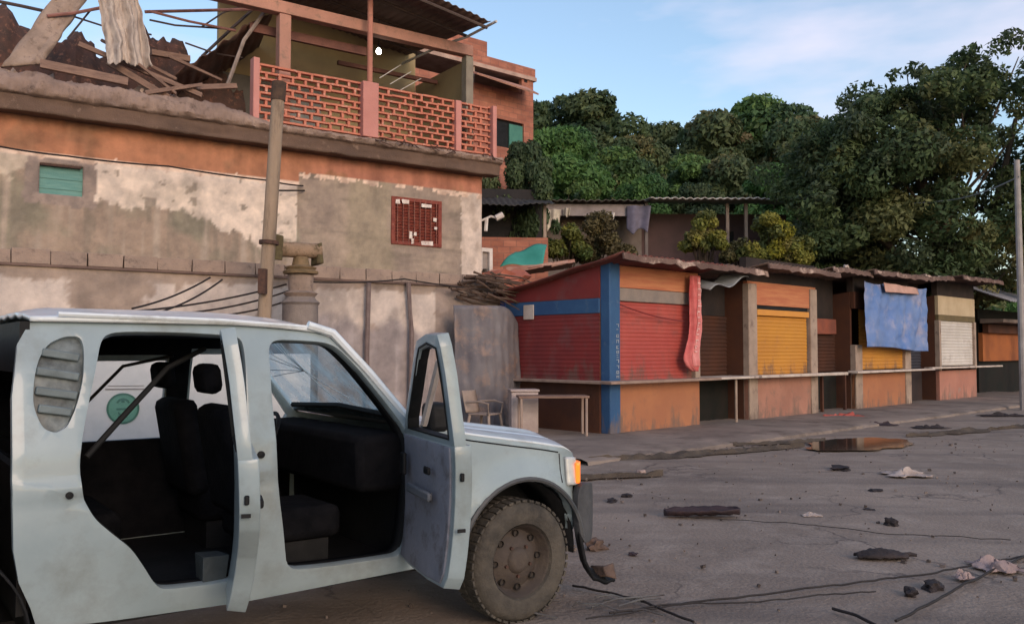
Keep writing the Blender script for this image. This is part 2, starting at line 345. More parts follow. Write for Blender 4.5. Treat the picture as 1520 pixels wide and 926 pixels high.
# ------------------------------------------------------------------ two-storey house
colwall = M('Col', 'Col', None, 2.2, .92, .45, fine=30, detail=9)
WHITE = (.70, .58, .50); BROWN = (.33, .25, .20); GREY = (.285, .225, .19); ORANGE = (.40, .18, .105); ROSE = (.40, .17, .115)
def fac_col(x, z):
    n1 = nz(x*.9, z*.9, 1, 6); n2 = nz(x*3.5, z*3.5, 2, 5); st = nz(x*3.2, z*.25, 5, 4); fn = nz(x*9, z*9, 8, 3)
    top = 5.46+.02*x*0+.035*nz(x*2, 0, 3) if x < -4.95 else 5.68+.04*nz(x*3, 0, 3)
    if z > top:
        c = mixc(ORANGE, ROSE, sstep(-6, -3.5, x+n1)); c = mixc(c, (.30, .15, .09), sstep(.1, .5, n1+.3*n2)); c = mixc(c, (.20, .12, .09), sstep(6.0, 6.2, z+.12*n2)*.6)
        return tuple(k*(1+.25*st) for k in c)
    if z > top-.10-.03*n2 and (x < -4.95 or n2 > -.1): return mixc((.74, .56, .46), (.5, .36, .29), sstep(0, .5, n2))
    base = mixc(BROWN, (.25, .22, .17), sstep(-.2, .4, n1)); base = mixc(base, (.37, .30, .25), sstep(.05, .5, st))
    base = mixc(base, (.20, .17, .14), sstep(.12, .5, -st+.4*n2)*.6)
    B = 4.55 if x < -7.6 else 4.55-.5*sstep(-7.6, -5.9, x)
    B += .16*nz(x*2.3, 0, 4)+.10*nz(x*7, z*2, 4)
    if -9.42 < x < -4.98+.05*n2:
        t = sstep(B-.02, B+.06, z+.05*fn)
        wc = mixc(WHITE, (.50, .42, .36), sstep(.1, .55, n1+.25*n2)*.8); wc = mixc(wc, (.30, .25, .21), sstep(.44, .54, n2+.2*n1))
        base = mixc(base, wc, t)
    if x <= -9.3:
        t = sstep(5.05, 5.15, z+.35*n1+.2*n2-.10*(x+10)); base = mixc(base, (.55, .46, .38), t*.75)
    if x > -4.95:
        g = mixc(GREY, (.34, .27, .22), sstep(-.3, .4, n1+.3*st)); g = mixc(g, (.20, .165, .135), sstep(.1, .5, nz(x*.6, z*4, 11))*.6)
        base = mixc(base, g, sstep(-4.95, -4.85, x+.03*n2))
        base = mixc(base, (.32, .27, .19), sstep(.2, 0, abs(x+3.2)-.5+.3*n1)*.5)
        if x > -.62+.05*n2+.03*fn and z < 5.72: base = mixc((.60, .50, .44), (.44, .36, .31), sstep(0, .5, n1+.4*n2))
    d = max(abs(x+9.75)-.62, abs(z-4.97)-.52)+.06*n2      # grey surround of the teal window
    if d < 0: base = mixc((.25, .20, .18), (.32, .25, .22), sstep(-.3, .3, n2))
    return tuple(max(.02, k*(1+.12*fn)) for k in base)
house = empty('house', FAC0, FACA, 'two-storey house with peeling white and bare grey plaster, orange band and pink lattice terrace', 'house')
WIN1 = (-10.12, -9.36, 4.68, 5.24); WIN2 = (-2.57, -1.25, 4.25, 5.33)
wall_grid('wall', -14, 0, 0, 6.16, .045, fac_col, colwall, house, holes=[WIN1, WIN2], thick=.22)
side_col = lambda x, z: mixc((.42, .33, .27), (.28, .22, .18), sstep(-.3, .3, nz(x, z, 3)))
plaster = M('rough_plaster', (.40, .32, .26), (.24, .19, .155), 1.5, .92, .5, spots=(4, (.16, .13, .11), .55, .7))
MB().box(-.22, -.004, .225, 9, 0, 6.15).build('wall', plaster, house)
MB().box(-14, -.22, 8.8, 9, 0, 6.15).build('wall', plaster, house)
MB().box(-14, -13.8, .225, 8.8, 0, 6.15).build('wall', plaster, house)
# first-floor slab with a broken, lumpy edge
sb = MB()
def slabf(u, v):
    x = -14+14.35*u; lf = sstep(-5.3, -7, x); e = .05*nz(x*1.1, 1)+.05*nz(x*3, 2)
    prof = [(.4, 6.40), (-.34+e, 6.405+.03*nz(x*2, 4)), (-.46+e+.04*nz(x*4, 8), 6.45+.02*nz(x*3, 3)), (-.50+e*1.3+.05*nz(x*5, 5), 6.52+.03*nz(x*4, 13)), (-.46+e+.08*nz(x*2, 9), 6.58+lf*(.12+.05*nz(x*1.5, 3))), (-.34+e+.12*lf*nz(x*2, 14), 6.60+lf*(.24+.08*nz(x*1.7, 7))), (-.1, 6.62+lf*(.27+.16*nz(x*2.5, 1))), (.5, 6.62+lf*.35), (9, 6.62)]
    k = v*8; i = min(7, int(k)); t = k-i; y = prof[i][0]*(1-t)+prof[i+1][0]*t; z = prof[i][1]*(1-t)+prof[i+1][1]*t
    return (x, y+.016*nz(x*3, z*14, 3)*(0 < v < 1)+.012*nz(x*16, z*16, 3), z+.012*nz(x*9, z*9, 6)*(0 < v < 1))
sb.grid(560, 24, slabf)
slab = sb.build('slab', M('slab_concrete', (.33, .235, .19), (.20, .14, .115), 1.6, .92, .6, spots=(5, (.13, .09, .075), .55, .7), detail=9), house, smooth=True, angle=60)
rebar = M('rusty_steel', (.10, .05, .035), (.05, .03, .025), 12, .8, .3)
MB().grid(260, 6, lambda u, v: (-14+14.3*u, -.36+.03*nz(u*20, v*2, 4)+.0*v, 6.12+.30*v+.02*nz(u*30, v*2, 1)*(1 if v < .9 else 0))).build('edge_beam', M('dark_brown_beam', (.15, .095, .07), (.10, .065, .05), 1.5, .9, .5, spots=(5, (.22, .15, .115), .58, .7)), slab, solid=.04, smooth=True)  # dark brown band along the lower slab face
MB().box(-14, .3, -.33, -.005, 6.13, 6.16).build('soffit', MATS['dark_brown_beam'], slab)
bars = MB()
for i in range(16):
    x = random.uniform(-3.4, .2); bars.tube([(x, -.45, 6.5), (x+random.uniform(-.2, .2), -.55, 6.55+random.uniform(-.1, .1)), (x+random.uniform(-.4, .4), -.6, 6.6+random.uniform(-.2, .12))], .012, 5)
bars.build('rebar_ends', rebar, house)
# windows
f = MB().box(WIN1[0]-.03, WIN1[1]+.03, .08, .13, WIN1[2]-.02, WIN1[3]+.02).build('window', M('teal_shutter', (.10, .24, .22), (.15, .30, .27), 3, .7, .2, stretch=(1, 1, 6)), house)
MB().box(WIN1[0], WIN1[1]-.05, -.02, .06, WIN1[3]-.03, WIN1[3]+.015).build('lintel', rebar, f)
MB().box(WIN1[0], WIN1[1], .065, .075, WIN1[2]+.10, WIN1[2]+.12).box(WIN1[0], WIN1[1], .065, .075, WIN1[2]+.30, WIN1[2]+.32).build('rail', MATS['teal_shutter'], f)
maroon = M('maroon_paint', (.15, .03, .022), (.24, .06, .04), 6, .7, .3, spots=(12, (.30, .16, .12), .62, .72))
wn = MB().box(WIN2[0]-.04, WIN2[0]+.06, -.03, .1, WIN2[2]-.04, WIN2[3]+.04).box(WIN2[1]-.06, WIN2[1]+.04, -.03, .1, WIN2[2]-.04, WIN2[3]+.04)
wn.box(WIN2[0]+.06, WIN2[1]-.06, -.03, .1, WIN2[3]-.05, WIN2[3]+.04).box(WIN2[0]+.06, WIN2[1]-.06, -.03, .1, WIN2[2]-.04, WIN2[2]+.05)
wf = wn.build('window', maroon, house, bev=.006)
sl_ = MB()
for i in range(13):
    z = WIN2[2]+.07+i*.077; sl_.box(WIN2[0]+.06, WIN2[1]-.06, .01, .05, z, z+.055, rot=Matrix.Rotation(R(28), 3, 'X'))
sl_.build('louvres', maroon, wf)
wb = MB()
for i in range(8): x = WIN2[0]+.12+i*.155; wb.tube([(x, -.03, WIN2[2]), (x, -.03, WIN2[3])], .011, 6)
wb.build('window_bars', M('bar_paint', (.32, .14, .10), (.16, .06, .05), 9, .7, .2), wf)
for (a, b, c, d) in ((.06, .17, .95, 1.05), (.24, .42, .97, 1.06), (.78, 1.05, .93, 1.0), (1.12, 1.2, .6, .68), (1.14, 1.22, .4, .46), (.45, .52, .12, .3), (.5, .56, .0, .12), (.78, 1.1, .0, .09), (.56, .64, .2, .28)):
    MB().box(WIN2[0]+a, WIN2[0]+b, -.045, -.035, WIN2[2]+c, WIN2[2]+d, jit=.012).build('paint_flake', M('peel_white', (.75, .68, .62), (.5, .4, .36), 8, .9, .2), wf)
# terrace: beam, columns, balustrade, back wall, roof
pink = M('pink_paint', (.50, .22, .17), (.40, .17, .125), 1.2, .85, .3, spots=(7, (.28, .16, .12), .56, .7))
beamc = M('beam_paint', (.48, .25, .19), (.36, .19, .145), 1.2, .85, .3, spots=(5, (.25, .16, .12), .52, .7))
MB().box(-9.5, -.28, .0, .26, 9.24, 9.52, jit=.01).build('beam', beamc, house, bev=.015)
MB().box(-5.42, -5.15, .0, .26, 6.62, 9.235).build('column', beamc, house, bev=.02)
MB().box(-.47, -.25, .02, .26, 6.62, 9.238).build('column', M('corner_post', (.27, .24, .19), (.2, .17, .14), 3, .9, .3), house, bev=.015)
MB().tube([(-3.36, -.34, 6.6), (-3.36, -.34, 11.6)], .065, 10).build('post', pink, house, smooth=True)
MB().box(-3.56, -3.16, -.42, -.12, 6.62, 7.92).build('balustrade_pier', M('pier_paint', (.55, .25, .22), (.46, .2, .17), 1.2, .85, .3), house, bev=.015)
MB().box(-1.0, -.84, -.36, -.12, 6.62, 7.9).build('balustrade_pier', MATS['pier_paint'], house, bev=.015)
MB().box(.08, .2, -.40, -.16, 6.56, 7.92).build('balustrade_pier', MATS['pier_paint'], house, bev=.015)
MB().box(-6.12, -5.98, -.36, -.12, 6.65, 8.0).build('balustrade_pier', MATS['pier_paint'], house, bev=.015)
lat = M('lattice_clay', (.56, .20, .13), (.44, .15, .10), 3, .85, .35, spots=(9, (.58, .36, .28), .56, .68))
def lattice(x0, x1, seed):
    m = MB(); rows = 8; z0, z1 = 6.68, 7.88; h = (z1-z0)/rows; rnd = random.Random(seed)
    for r in range(rows+1):
        z = z0+r*h; x = x0
        while x < x1-.02:
            xe = min(x1, x+.42); dz = rnd.uniform(-.012, .012); m.box(x, xe-.004, -.28, -.17, z-.022+dz, z+.022+dz); x = xe
    for r in range(rows):
        z = z0+r*h+.025; x = x0+(.0 if r % 2 else .15)
        while x < x1-.05:
            if rnd.random() > .06: m.box(x, x+.055, -.275, -.175, z, z+h-.05, jit=.006)
            x += .30
    m.build('balustrade', lat, house)
lattice(-5.98, -3.56, 1); lattice(-3.16, -1.0, 2); lattice(-.84, .08, 3)
tan = M('tan_wall', (.36, .28, .15), (.27, .205, .12), .8, .9, .3); dkw = M('dim_wall', (.14, .125, .11), (.085, .075, .065), 1, .9, .3)
MB().box(-5.9, -.33, 3.0, 3.15, 6.62, 10.4).build('back_wall', tan, house)
MB().box(-.32, -.2, .27, 3.0, 6.62, 9.2).build('side_wall', tan, house)
MB().box(-4.1, -3.2, 2.93, 2.97, 6.64, 8.6).build('door', M('grey_door', (.22, .23, .22), (.16, .16, .155), 3, .6, .2), house)
MB().box(-5.9, -4.3, 2.6, 2.98, 6.63, 8.5).build('cabinet', dkw, house, bev=.01)
roofu = M('roof_underside', (.17, .115, .10), (.11, .075, .065), 1.5, .85, .3, spots=(6, (.24, .18, .15), .58, .7))
rf = MB(); corr(rf, -6.2, -.55, -1.25, 9.72, 4, 10.1, .2, .018, .05)
for i, v in enumerate(rf.v): rf.v[i] = (v[0]+.22*v[1]*0, v[1], v[2]+.14*max(0, -.55-v[0]))
rfo = rf.build('roof', roofu, house, smooth=True, solid=.012, angle=60)
pu_ = MB()
for y in (-1.15, -.2, 1.0, 2.2): pu_.tube([(-6.1, y, 10.46+.08*y), (-.6, y, 9.66+.08*y)], .04, 6)
pu_.build('purlins', M('purlin', (.10, .07, .06), (.07, .05, .045), 4, .8, .2), rfo)
gut = M('pale_pipe', (.62, .60, .58), (.45, .42, .4), 6, .5, .1)
MB().tube([(-.46, -1.35, 9.70), (-.6, -.2, 9.62), (-.9, .5, 9.55), (-.85, 2.8, 9.7)], .035, 8).build('roof_edge_pipe', gut, rfo, smooth=True)
MB().box(-5.9, -3.0, .6, .7, 8.9, 9.1).box(-3.3, -.4, 1.6, 1.7, 8.9, 9.0).build('rafter', M('rafter_wood', (.20, .09, .07), (.13, .06, .05), 4, .8, .3), house)
st_ = MB()
for k in range(3): st_.tube([(-1.9+.3*k, .9, 8.95-.12*k), (-2.5+.3*k, .9, 8.5-.1*k)], .012, 5)
st_.build('loose_wires', gut, house)
# left-hand terrace part: dark collapsed tin roof
tin = M('rusted_tin', (.13, .065, .05), (.07, .045, .04), 1.6, .8, .35, spots=(4, (.19, .11, .08), .55, .7))
cr_ = MB(); cr_.grid(40, 12, lambda u, v: (-7.5+2.2*u+.7*v, .6+4*v, 7.6+2.0*u-.3*v+.12*nz(u*5, v*5, 3)+.02*math.sin(u*60)))
cr_.build('fallen_roof', tin, house, smooth=True, solid=.012, angle=60)
# bulb
lamp = empty('ceiling_bulb', W(FAC0, FACA, -2.62, .7, 9.12), 0, 'small lit white bulb hanging under the terrace roof above the pink lattice', 'light bulb')
MB().lathe([(.001, -.09), (.05, -.075), (.07, -.03), (.06, .02), (.03, .06), (.001, .062)], n=16).build('bulb', M('lit_bulb', (1, .93, .78), None, 1, .5, 0, emit=14), lamp, smooth=True)
MB().tube([(0, 0, .062), (0, 0, .13)], .03, 10).tube([(0, 0, .13), (0, 0, .8)], .008, 5).build('socket', darkplastic, lamp)

# ------------------------------------------------------------------ debris on the roofless left part
conc = M('broken_concrete', (.36, .27, .22), (.22, .165, .135), 2, .93, .6, spots=(6, (.14, .10, .085), .55, .7), detail=9)
wood = M('old_plank', (.26, .165, .125), (.16, .10, .08), 3, .85, .4, stretch=(1, 1, 6))
def rockm(r, seed, sx=1, sy=1, sz=1, amp=.35):
    bm = bmesh.new(); bmesh.ops.create_icosphere(bm, subdivisions=3, radius=1)
    for v in bm.verts:
        d = v.co.normalized(); q = 1+amp*noise.noise(d*1.6+Vector((seed*3.1, 0, 0)))+.12*noise.noise(d*5+Vector((seed, 2, 0)))
        k = .78/max(abs(d.x), abs(d.y), abs(d.z)); v.co = d*r*q*(.45+.55*min(1.3, k)); v.co = Vector((v.co.x*sx, v.co.y*sy, v.co.z*sz))
    m = MB(); m.v = [tuple(v.co) for v in bm.verts]; m.f = [tuple(v.index for v in f.verts) for f in bm.faces]; bm.free(); return m
def fac_thing(mb, name, mat, label, cat, group=None, kind=None, **kw):
    o = mb.build(name, mat, **kw); o.location = FAC0; o.rotation_euler = (0, 0, FACA); return tag(o, label, cat, group, kind)
# rubble mass
rub = MB(); rr = random.Random(3)
for i in range(420):
    x = rr.uniform(-13.5, -5.8); y = rr.uniform(-.25, 3.2); s = rr.uniform(.05, .2)*(1.2 if rr.random() < .15 else .8)
    z = 6.72+.35*max(0, nz(x*.7, y*.7, 4))+.22*y*.6
    rot = Matrix.Rotation(rr.uniform(0, 3), 3, Vector((rr.random(), rr.random(), rr.random())).normalized())
    rub.box(x-s, x+s, y-s*.7, y+s*.7, z-s*.4, z+s*.4, rot=rot, jit=s*.2)
rub.grid(90, 24, lambda u, v: (-13.8+8*u, .0+4.2*v, 6.60+(.35*v+.3*max(0, nz(u*8, v*3, 4))+.08*nz(u*40, v*14, 1))*sstep(1, .93, u)))
fac_thing(rub, 'rubble', conc, 'pale rubble of broken concrete heaped along the roofless edge of the house', 'rubble', kind='stuff')
heap = M('red_heap', (.11, .055, .042), (.055, .038, .034), 2.5, .9, .6, spots=(7, (.26, .12, .08), .55, .68))
def heapm(x0, x1, y, z0, h, seed): 
    return MB().grid(60, 14, lambda u, v: (x0+(x1-x0)*u+.1*nz(u*9, v*4, seed), y+1.6*(v-.5)+.2*nz(u*7, v*3, seed+1), z0+h*math.sin(math.pi*v)**.6*(.75+.3*math.sin(math.pi*u))*(1+.35*nz(u*6, seed, 2))+.12*nz(u*26, v*10, seed)))
fac_thing(heapm(-14.5, -9.0, 3.2, 6.7, 2.3, 2), 'brick_heap', heap, 'dark red heap of bricks and tin at the far left of the ruined floor', 'heap', smooth=True, angle=40)
fac_thing(heapm(-9.6, -5.4, 3.0, 6.7, 2.3, 6), 'brick_heap', heap, 'dark red heap of bricks behind the torn white sheet', 'heap', smooth=True, angle=40)
# leaning slab and torn sheet
a0 = F(2, 100, .6); a1 = F(62, 95, .6); b0 = F(85, -10, 1.2); b1 = F(135, -10, 1.2)
ls = MB().grid(10, 16, lambda u, v: tuple((a0.lerp(a1, u)).lerp(b0.lerp(b1, u), v)+Vector((.03*nz(u*3, v*5, 1), .05*nz(u*4, v*5, 2), 0))))
fac_thing(ls, 'concrete_fragment', conc, 'leaning brown slab fragment at the top left corner, edge broken', 'concrete fragment', smooth=True, solid=.07, angle=25)
c0 = F(140, -10, .1); c1 = F(205, -10, .1); d0 = F(160, 92, -.1); d1 = F(226, 100, -.1)
def sheetf(u, v):
    p = c0.lerp(c1, u).lerp(d0.lerp(d1, u), v); p.y += .07*math.sin(u*15+v*1.5)+.035*math.sin(u*34+v*3)+.06*nz(u*3, v*2, 2); p.x += .05*nz(v*3, 0, u*2)+.10*math.sin(v*3.0)*(1-u)*.6; p.z += (.10*nz(u*4, 0, 4)+.05*nz(u*13, 0, 4))*v
    return tuple(p)
fac_thing(MB().grid(80, 40, sheetf), 'torn_sheet', M('torn_cloth', (.52, .44, .38), (.34, .28, .25), 3, .85, .3, stretch=(3, 3, .8), spots=(5, (.24, .17, .14), .56, .7)), 'torn off-white sheet hanging from the broken roof frame', 'sheet', smooth=True, solid=.006, angle=60)
def rod(pix, r, y, mat, label, name='roof_rod', cat='roof rod', group='bent rods of the wrecked roof frame'):
    pts = [F(p[0], p[1], y if len(p) < 3 else p[2]) for p in pix]; m = MB().tube(pts, r, 6); fac_thing(m, name, mat, label, cat, group)
dk = M('dark_steel', (.05, .045, .05), (.09, .06, .055), 8, .7, .2); pk = M('reddish_steel', (.30, .14, .12), (.18, .09, .08), 6, .7, .2)
rod([(-15, 0), (30, 9), (62, 16), (100, 28)], .035, 1.2, dk, 'dark rod in the top left corner before the leaning slab')
rod([(70, 24), (110, 20), (150, 12)], .035, .9, pk, 'reddish rod between the leaning slab and the torn sheet')
rod([(100, 22), (150, 38), (225, 52)], .02, 1.1, dk, 'thin dark rod passing behind the torn sheet')
rod([(215, 18), (300, 16), (385, 14)], .035, 1.0, pk, 'reddish level rod joining the torn sheet to the pink beam')
rod([(222, 17), (280, 32), (350, 46)], .028, .8, pk, 'reddish rod sloping down right beneath the level rod')
rod([(222, 30), (260, 38), (350, 44)], .022, .9, dk, 'thin dark rod just under the sloping reddish rod')
rod([(378, 12), (345, 42), (300, 84)], .04, 1.3, dk, 'thick dark diagonal rod left of the fallen tin roof')
rod([(395, 15), (362, 60), (338, 125)], .045, .5, M('grey_pole', (.30, .24, .21), (.2, .16, .14), 5, .8, .3), 'grey-brown leaning prop beside the balustrade end')
rod([(275, 64), (320, 80), (360, 86)], .02, 1.2, dk, 'short thin dark rod above the right brick heap')
rod([(134, 16), (118, 36), (100, 58)], .022, 1.0, dk, 'short dark rod standing between leaning slab and sheet')
rod([(300, 40), (330, 20), (372, 4)], .022, 1.6, dk, 'faint dark rod crossing the gap in the roof frame')
def plank(p0, p1, wd, label):
    a = F(*p0); b = F(*p1); m = MB(); d = (b-a); L = d.length
    m.box(0, L, -.05, .05, -wd/2, wd/2, jit=.012); o = m.build('plank', wood, bev=.006)
    q = Vector((d.x, d.y, d.z)).to_track_quat('X', 'Z')
    o.matrix_world = Matrix.Translation(FAC0)@Matrix.Rotation(FACA, 4, 'Z')@Matrix.Translation(a)@q.to_matrix().to_4x4(); tag(o, label, 'plank', 'planks fallen across the rubble')
plank((118, 66, .5), (300, 142, -.2), .10, 'long fallen plank running from the leaning slab down to the balustrade')
plank((160, 92, .3), (252, 146, -.25), .13, 'pale fallen plank under the torn white sheet')
plank((225, 78, 1.1), (282, 88, 1.2), .14, 'short orange-brown plank lying behind the torn sheet')
plank((205, 96, -.1), (262, 140, -.3), .05, 'thin stick leaning against the pale fallen plank')
plank((250, 84, .6), (330, 120, .3), .06, 'thin stick lying over the right brick heap')
plank((150, 60, .9), (262, 118, .2), .06, 'long thin batten under the torn sheet')
plank((215, 138, -.35), (300, 126, -.2), .07, 'flat batten resting on the rubble edge')
plank((60, 95, -.1), (190, 122, -.2), .16, 'wide plank lying along the rubble under the leaning slab')
plank((292, 130, .0), (352, 128, -.1), .10, 'short plank beside the left end of the lattice')

# ------------------------------------------------------------------ boundary wall behind the pickup
def bw_col(x, z):
    n1 = nz(x*.9, z*.9, 21, 6); n2 = nz(x*3.5, z*3.5, 22, 5); fn = nz(x*9, z*9, 28, 3); st = nz(x*3, z*.3, 25, 4)
    c = mixc((.33, .255, .21), (.26, .20, .165), sstep(-.3, .3, n1+.4*st))
    if z > 2.92: return tuple(k*(1+.15*fn) for k in c)
    wtop = 2.86-.1*abs(n1); low = 2.15+.25*n1+.1*n2
    m = sstep(-.28, -.16, nz(x*.75+3, z*.5, 31)+.25*n2)
    wc = mixc((.56, .48, .44), (.40, .34, .31), sstep(0, .5, n1+.3*n2)); c2 = mixc(c, wc, m*sstep(wtop, wtop-.04, z+.05*fn))
    lil = mixc((.34, .30, .31), (.26, .225, .23), sstep(-.3, .3, st+.3*n2))
    c2 = mixc(lil, c2, sstep(low-.12, low+.12, z)*.85+.05)
    if x > -1.6: c2 = mixc(c2, mixc((.24, .19, .17), (.33, .26, .23), sstep(-.2, .3, n1)), .8)
    return tuple(max(.03, k*(1+.1*fn)) for k in c2)
bwall = empty('boundary_wall', BW0, FACA, 'long patchy plaster boundary wall with a block course on top, behind the pickup', 'wall')
wall_grid('wall', -13.5, .1, 0, 3.0, .05, bw_col, colwall, bwall, thick=.2)
cm_ = MB(); x = -13.5
while x < .1:
    L = .55+random.uniform(-.02, .02); cm_.box(x+.012, min(.1, x+L), -.03, .2, 3.005, 3.22+random.uniform(-.012, .012), jit=.008); x += L
cm_.build('block_course', M('block_grey', (.34, .25, .20), (.24, .18, .15), 3, .92, .5, spots=(6, (.16, .12, .1), .56, .7)), bwall, bev=.006)
MB().box(-13.5, .1, -.05, -.02, 2.965, 3.003, jit=.004).build('ledge', M('ledge_stain', (.18, .12, .10), (.12, .08, .07), 4, .9, .3), bwall)
def bw_thing(mb, name, mat, label, cat, group=None, **kw):
    o = mb.build(name, mat, **kw); o.location = BW0; o.rotation_euler = (0, 0, FACA); return tag(o, label, cat, group)
bw_thing(MB().tube([(-3.12, -.12, 0), (-3.15, -.12, 1.6), (-3.12, -.12, 2.95)], .05, 8), 'steel_pipe', M('mauve_pipe', (.20, .15, .14), (.14, .10, .095), 5, .7, .2), 'thin upright pipe on the boundary wall nearer the utility pole', 'pipe', 'upright pipes on the boundary wall', smooth=True)
bw_thing(MB().tube([(-2.2, -.12, 0), (-2.18, -.12, 2.0), (-2.26, -.12, 3.0)], .05, 8), 'steel_pipe', MATS['mauve_pipe'], 'thin upright pipe on the boundary wall nearer the blue kiosk', 'pipe', 'upright pipes on the boundary wall', smooth=True)
# curved sheet-metal panel left of the kiosk
def shf(u, v):
    x = -1.35+1.45*u-.10*v; z = .1+2.45*v-.35*(max(0, u-.6)/.4)**2*(v**3)
    return (x, -.5-.35*math.sin(u*2.6)+.006*math.sin(u*50)+.05*nz(u*3, v*3, 2), z)
bw_thing(MB().grid(60, 30, shf), 'metal_sheet', M('galvanised_sheet', (.17, .16, .175), (.12, .11, .125), 1.6, .6, .2, metal=.2, spots=(3, (.25, .18, .155), .5, .68)), 'bulging grey metal sheet standing between the boundary wall and the blue kiosk', 'metal sheet', smooth=True, solid=.01)
# white board with green emblem, seen through the pickup's windows
wb0 = W(Vector((-3.72, 7.35, 0)), 0, 0, 0)
board = empty('sign_board', (-3.95, 7.15, 0), R(12), 'white board with a round green emblem, standing behind the pickup', 'board')
MB().box(0, 2.25, -.02, .02, .35, 1.62).build('panel', M('white_board', (.78, .70, .68), (.70, .64, .63), 1.2, .6, .1), board, bev=.008)
MB().box(0, .07, .02, .08, 0, 1.6).box(2.18, 2.25, .02, .08, 0, 1.6).build('leg', wood, board)
green = M('emblem_green', (.12, .28, .19), (.17, .36, .25), 6, .6, 0)
dgreen = M('emblem_dark', (.05, .14, .09), (.08, .19, .13), 6, .6, 0)
ex, ez = .74, 1.17
em = MB()
def disc(mb, cx, cz, r0, r1, y, n=40, t0=0, t1=2*math.pi):
    k = len(mb.v)
    for i in range(n+1):
        t = t0+(t1-t0)*i/n
        mb.v.append((cx+r0*math.cos(t), y, cz+r0*math.sin(t))); mb.v.append((cx+r1*math.cos(t), y, cz+r1*math.sin(t)))
    for i in range(n): mb.f.append((k+2*i, k+2*i+2, k+2*i+3, k+2*i+1))
disc(em, ex, ez, .001, .125, -.024)
emb = em.build('emblem', green, board)
e2 = MB(); disc(e2, ex, ez, .112, .128, -.027)
disc(e2, ex, ez+.03, .04, .056, -.027, t0=.3, t1=2.8); disc(e2, ex, ez-.02, .03, .042, -.027, t0=3.4, t1=6)
for a, b, c, d in ((-.05, .05, -.012, .004), (-.035, .035, -.075, -.06), (-.012, .012, .05, .08)): e2.box(ex+a, ex+b, -.028, -.026, ez+c, ez+d)
e2.build('emblem_lines', dgreen, emb)
MB().box(ex-.14, ex+.16, -.026, -.022, ez+.155, ez+.165).box(ex-.12, ex+.16, -.026, -.022, ez+.185, ez+.19).build('crease', M('crease_brown', (.35, .28, .26), None, 5, .8, 0), board)

# ------------------------------------------------------------------ utility pole, gate post, cables
def at_bw(px, py, yl): p = Bw(px, py, yl); return W(BW0, FACA, p.x, p.y, p.z)
pbase = at_bw(392, 470, -1.6); pole_top = at_bw(414, 128, -1.6); pb = pbase.copy(); pb.z = 0
dirp = (pole_top-pbase)/(pole_top.z-pbase.z); pb = pbase-dirp*pbase.z
up = empty('utility_pole', pb, 0, 'leaning weathered pole with a dark broken top in front of the house wall', 'utility pole')
MB().tube([Vector((0, 0, -.2)), dirp*3.0, dirp*(pole_top.z-.02)], .115, 16, r2=.105).build('pole', M('weathered_pole', (.34, .25, .18), (.24, .175, .125), 1.5, .85, .5, stretch=(3, 3, .5), spots=(3, (.14, .10, .075), .55, .7)), up, smooth=True)
MB().tube([dirp*(pole_top.z-.25), dirp*(pole_top.z+.06)], .12, 12).build('cap', M('burnt_cap', (.05, .035, .028), (.10, .06, .04), 8, .9, .5), up, smooth=True)
zc = at_bw(396, 360, -1.6).z
MB().tube([dirp*(zc-.03), dirp*(zc+.03)], .16, 12).build('collar', rebar, up)
MB().box(-.06, .06, -.26, -.14, 2.55, 2.95).build('bracket', rebar, up, loc=(dirp*2.7-Vector((0, 0, 2.7))))
# gate post with broken cross piece
gp = at_bw(446, 440, -1.2); gp.z = 0
post = empty('gate_post', gp, FACA, 'stout concrete post with a ringed cap and broken ochre cross piece, beside the utility pole', 'post')
och = M('ochre_concrete', (.30, .205, .14), (.21, .145, .095), 4, .9, .5, spots=(7, (.10, .07, .04), .5, .68))
MB().lathe([(.001, 0), (.30, 0), (.30, 2.42), (.33, 2.46), (.26, 2.52), (.24, 2.56)], n=20).build('shaft', M('grey_shaft', (.17, .14, .13), (.24, .20, .18), 3, .9, .5), post, smooth=True)
MB().lathe([(.24, 2.56), (.29, 2.62), (.20, 2.66), (.22, 2.92), (.20, 2.94)], n=20).build('neck', conc, post, smooth=True)
MB().lathe([(.001, 2.94), (.29, 2.95), (.30, 2.99), (.24, 3.02), (.27, 3.06), (.15, 3.10), (.12, 3.24), (.001, 3.25)], n=20).build('cap', M('cap_rust', (.14, .10, .055), (.24, .16, .09), 7, .9, .5), post, smooth=True)
MB().tube([(-.60, 0, 3.33), (-.45, 0, 3.35), (.2, 0, 3.36), (.34, 0, 3.37)], .13, 12).build('cross_piece', och, post, smooth=True)
for b_ in ((-.58, -.36, -.14, .14, 3.16, 3.58), (.24, .36, -.12, .12, 3.12, 3.50)): MB().box(*b_, jit=.03).build('broken_end', M('mossy_dark', (.12, .10, .05), (.07, .05, .03), 8, .95, .5), post, bev=.02)
def cable(pts, r, label, mat=None, name='cable', cat='cable', group=None, sag=0, n=20):
    P = []
    for i in range(len(pts)-1):
        for k in range(n):
            t = k/n; p = Vector(pts[i]).lerp(Vector(pts[i+1]), t); p.z -= sag*4*t*(1-t); P.append(p)
    P.append(Vector(pts[-1])); return tag(MB().tube(P, r, 5).build(name, mat or M('black_cable', (.018, .014, .014), (.03, .024, .022), 5, .7, 0), smooth=True), label, cat, group)
def fw(px, py, yl=-.5): p = F(px, py, yl); return W(FAC0, FACA, p.x, p.y, p.z)
cable([fw(-20, 214), fw(100, 232), fw(250, 247), fw(398, 268), fw(450, 276, -.06)], .018, 'dark cable running along the house wall under the orange band', sag=.02)
cable([fw(405, 283), fw(452, 283, -.06)], .02, 'short dark cable from the utility pole to the grey plaster patch')
cable([fw(-20, 399, -2.2), fw(180, 412, -2.0), fw(385, 420, -1.9)], .018, 'long cable low across the boundary wall left of the pole', sag=.05)
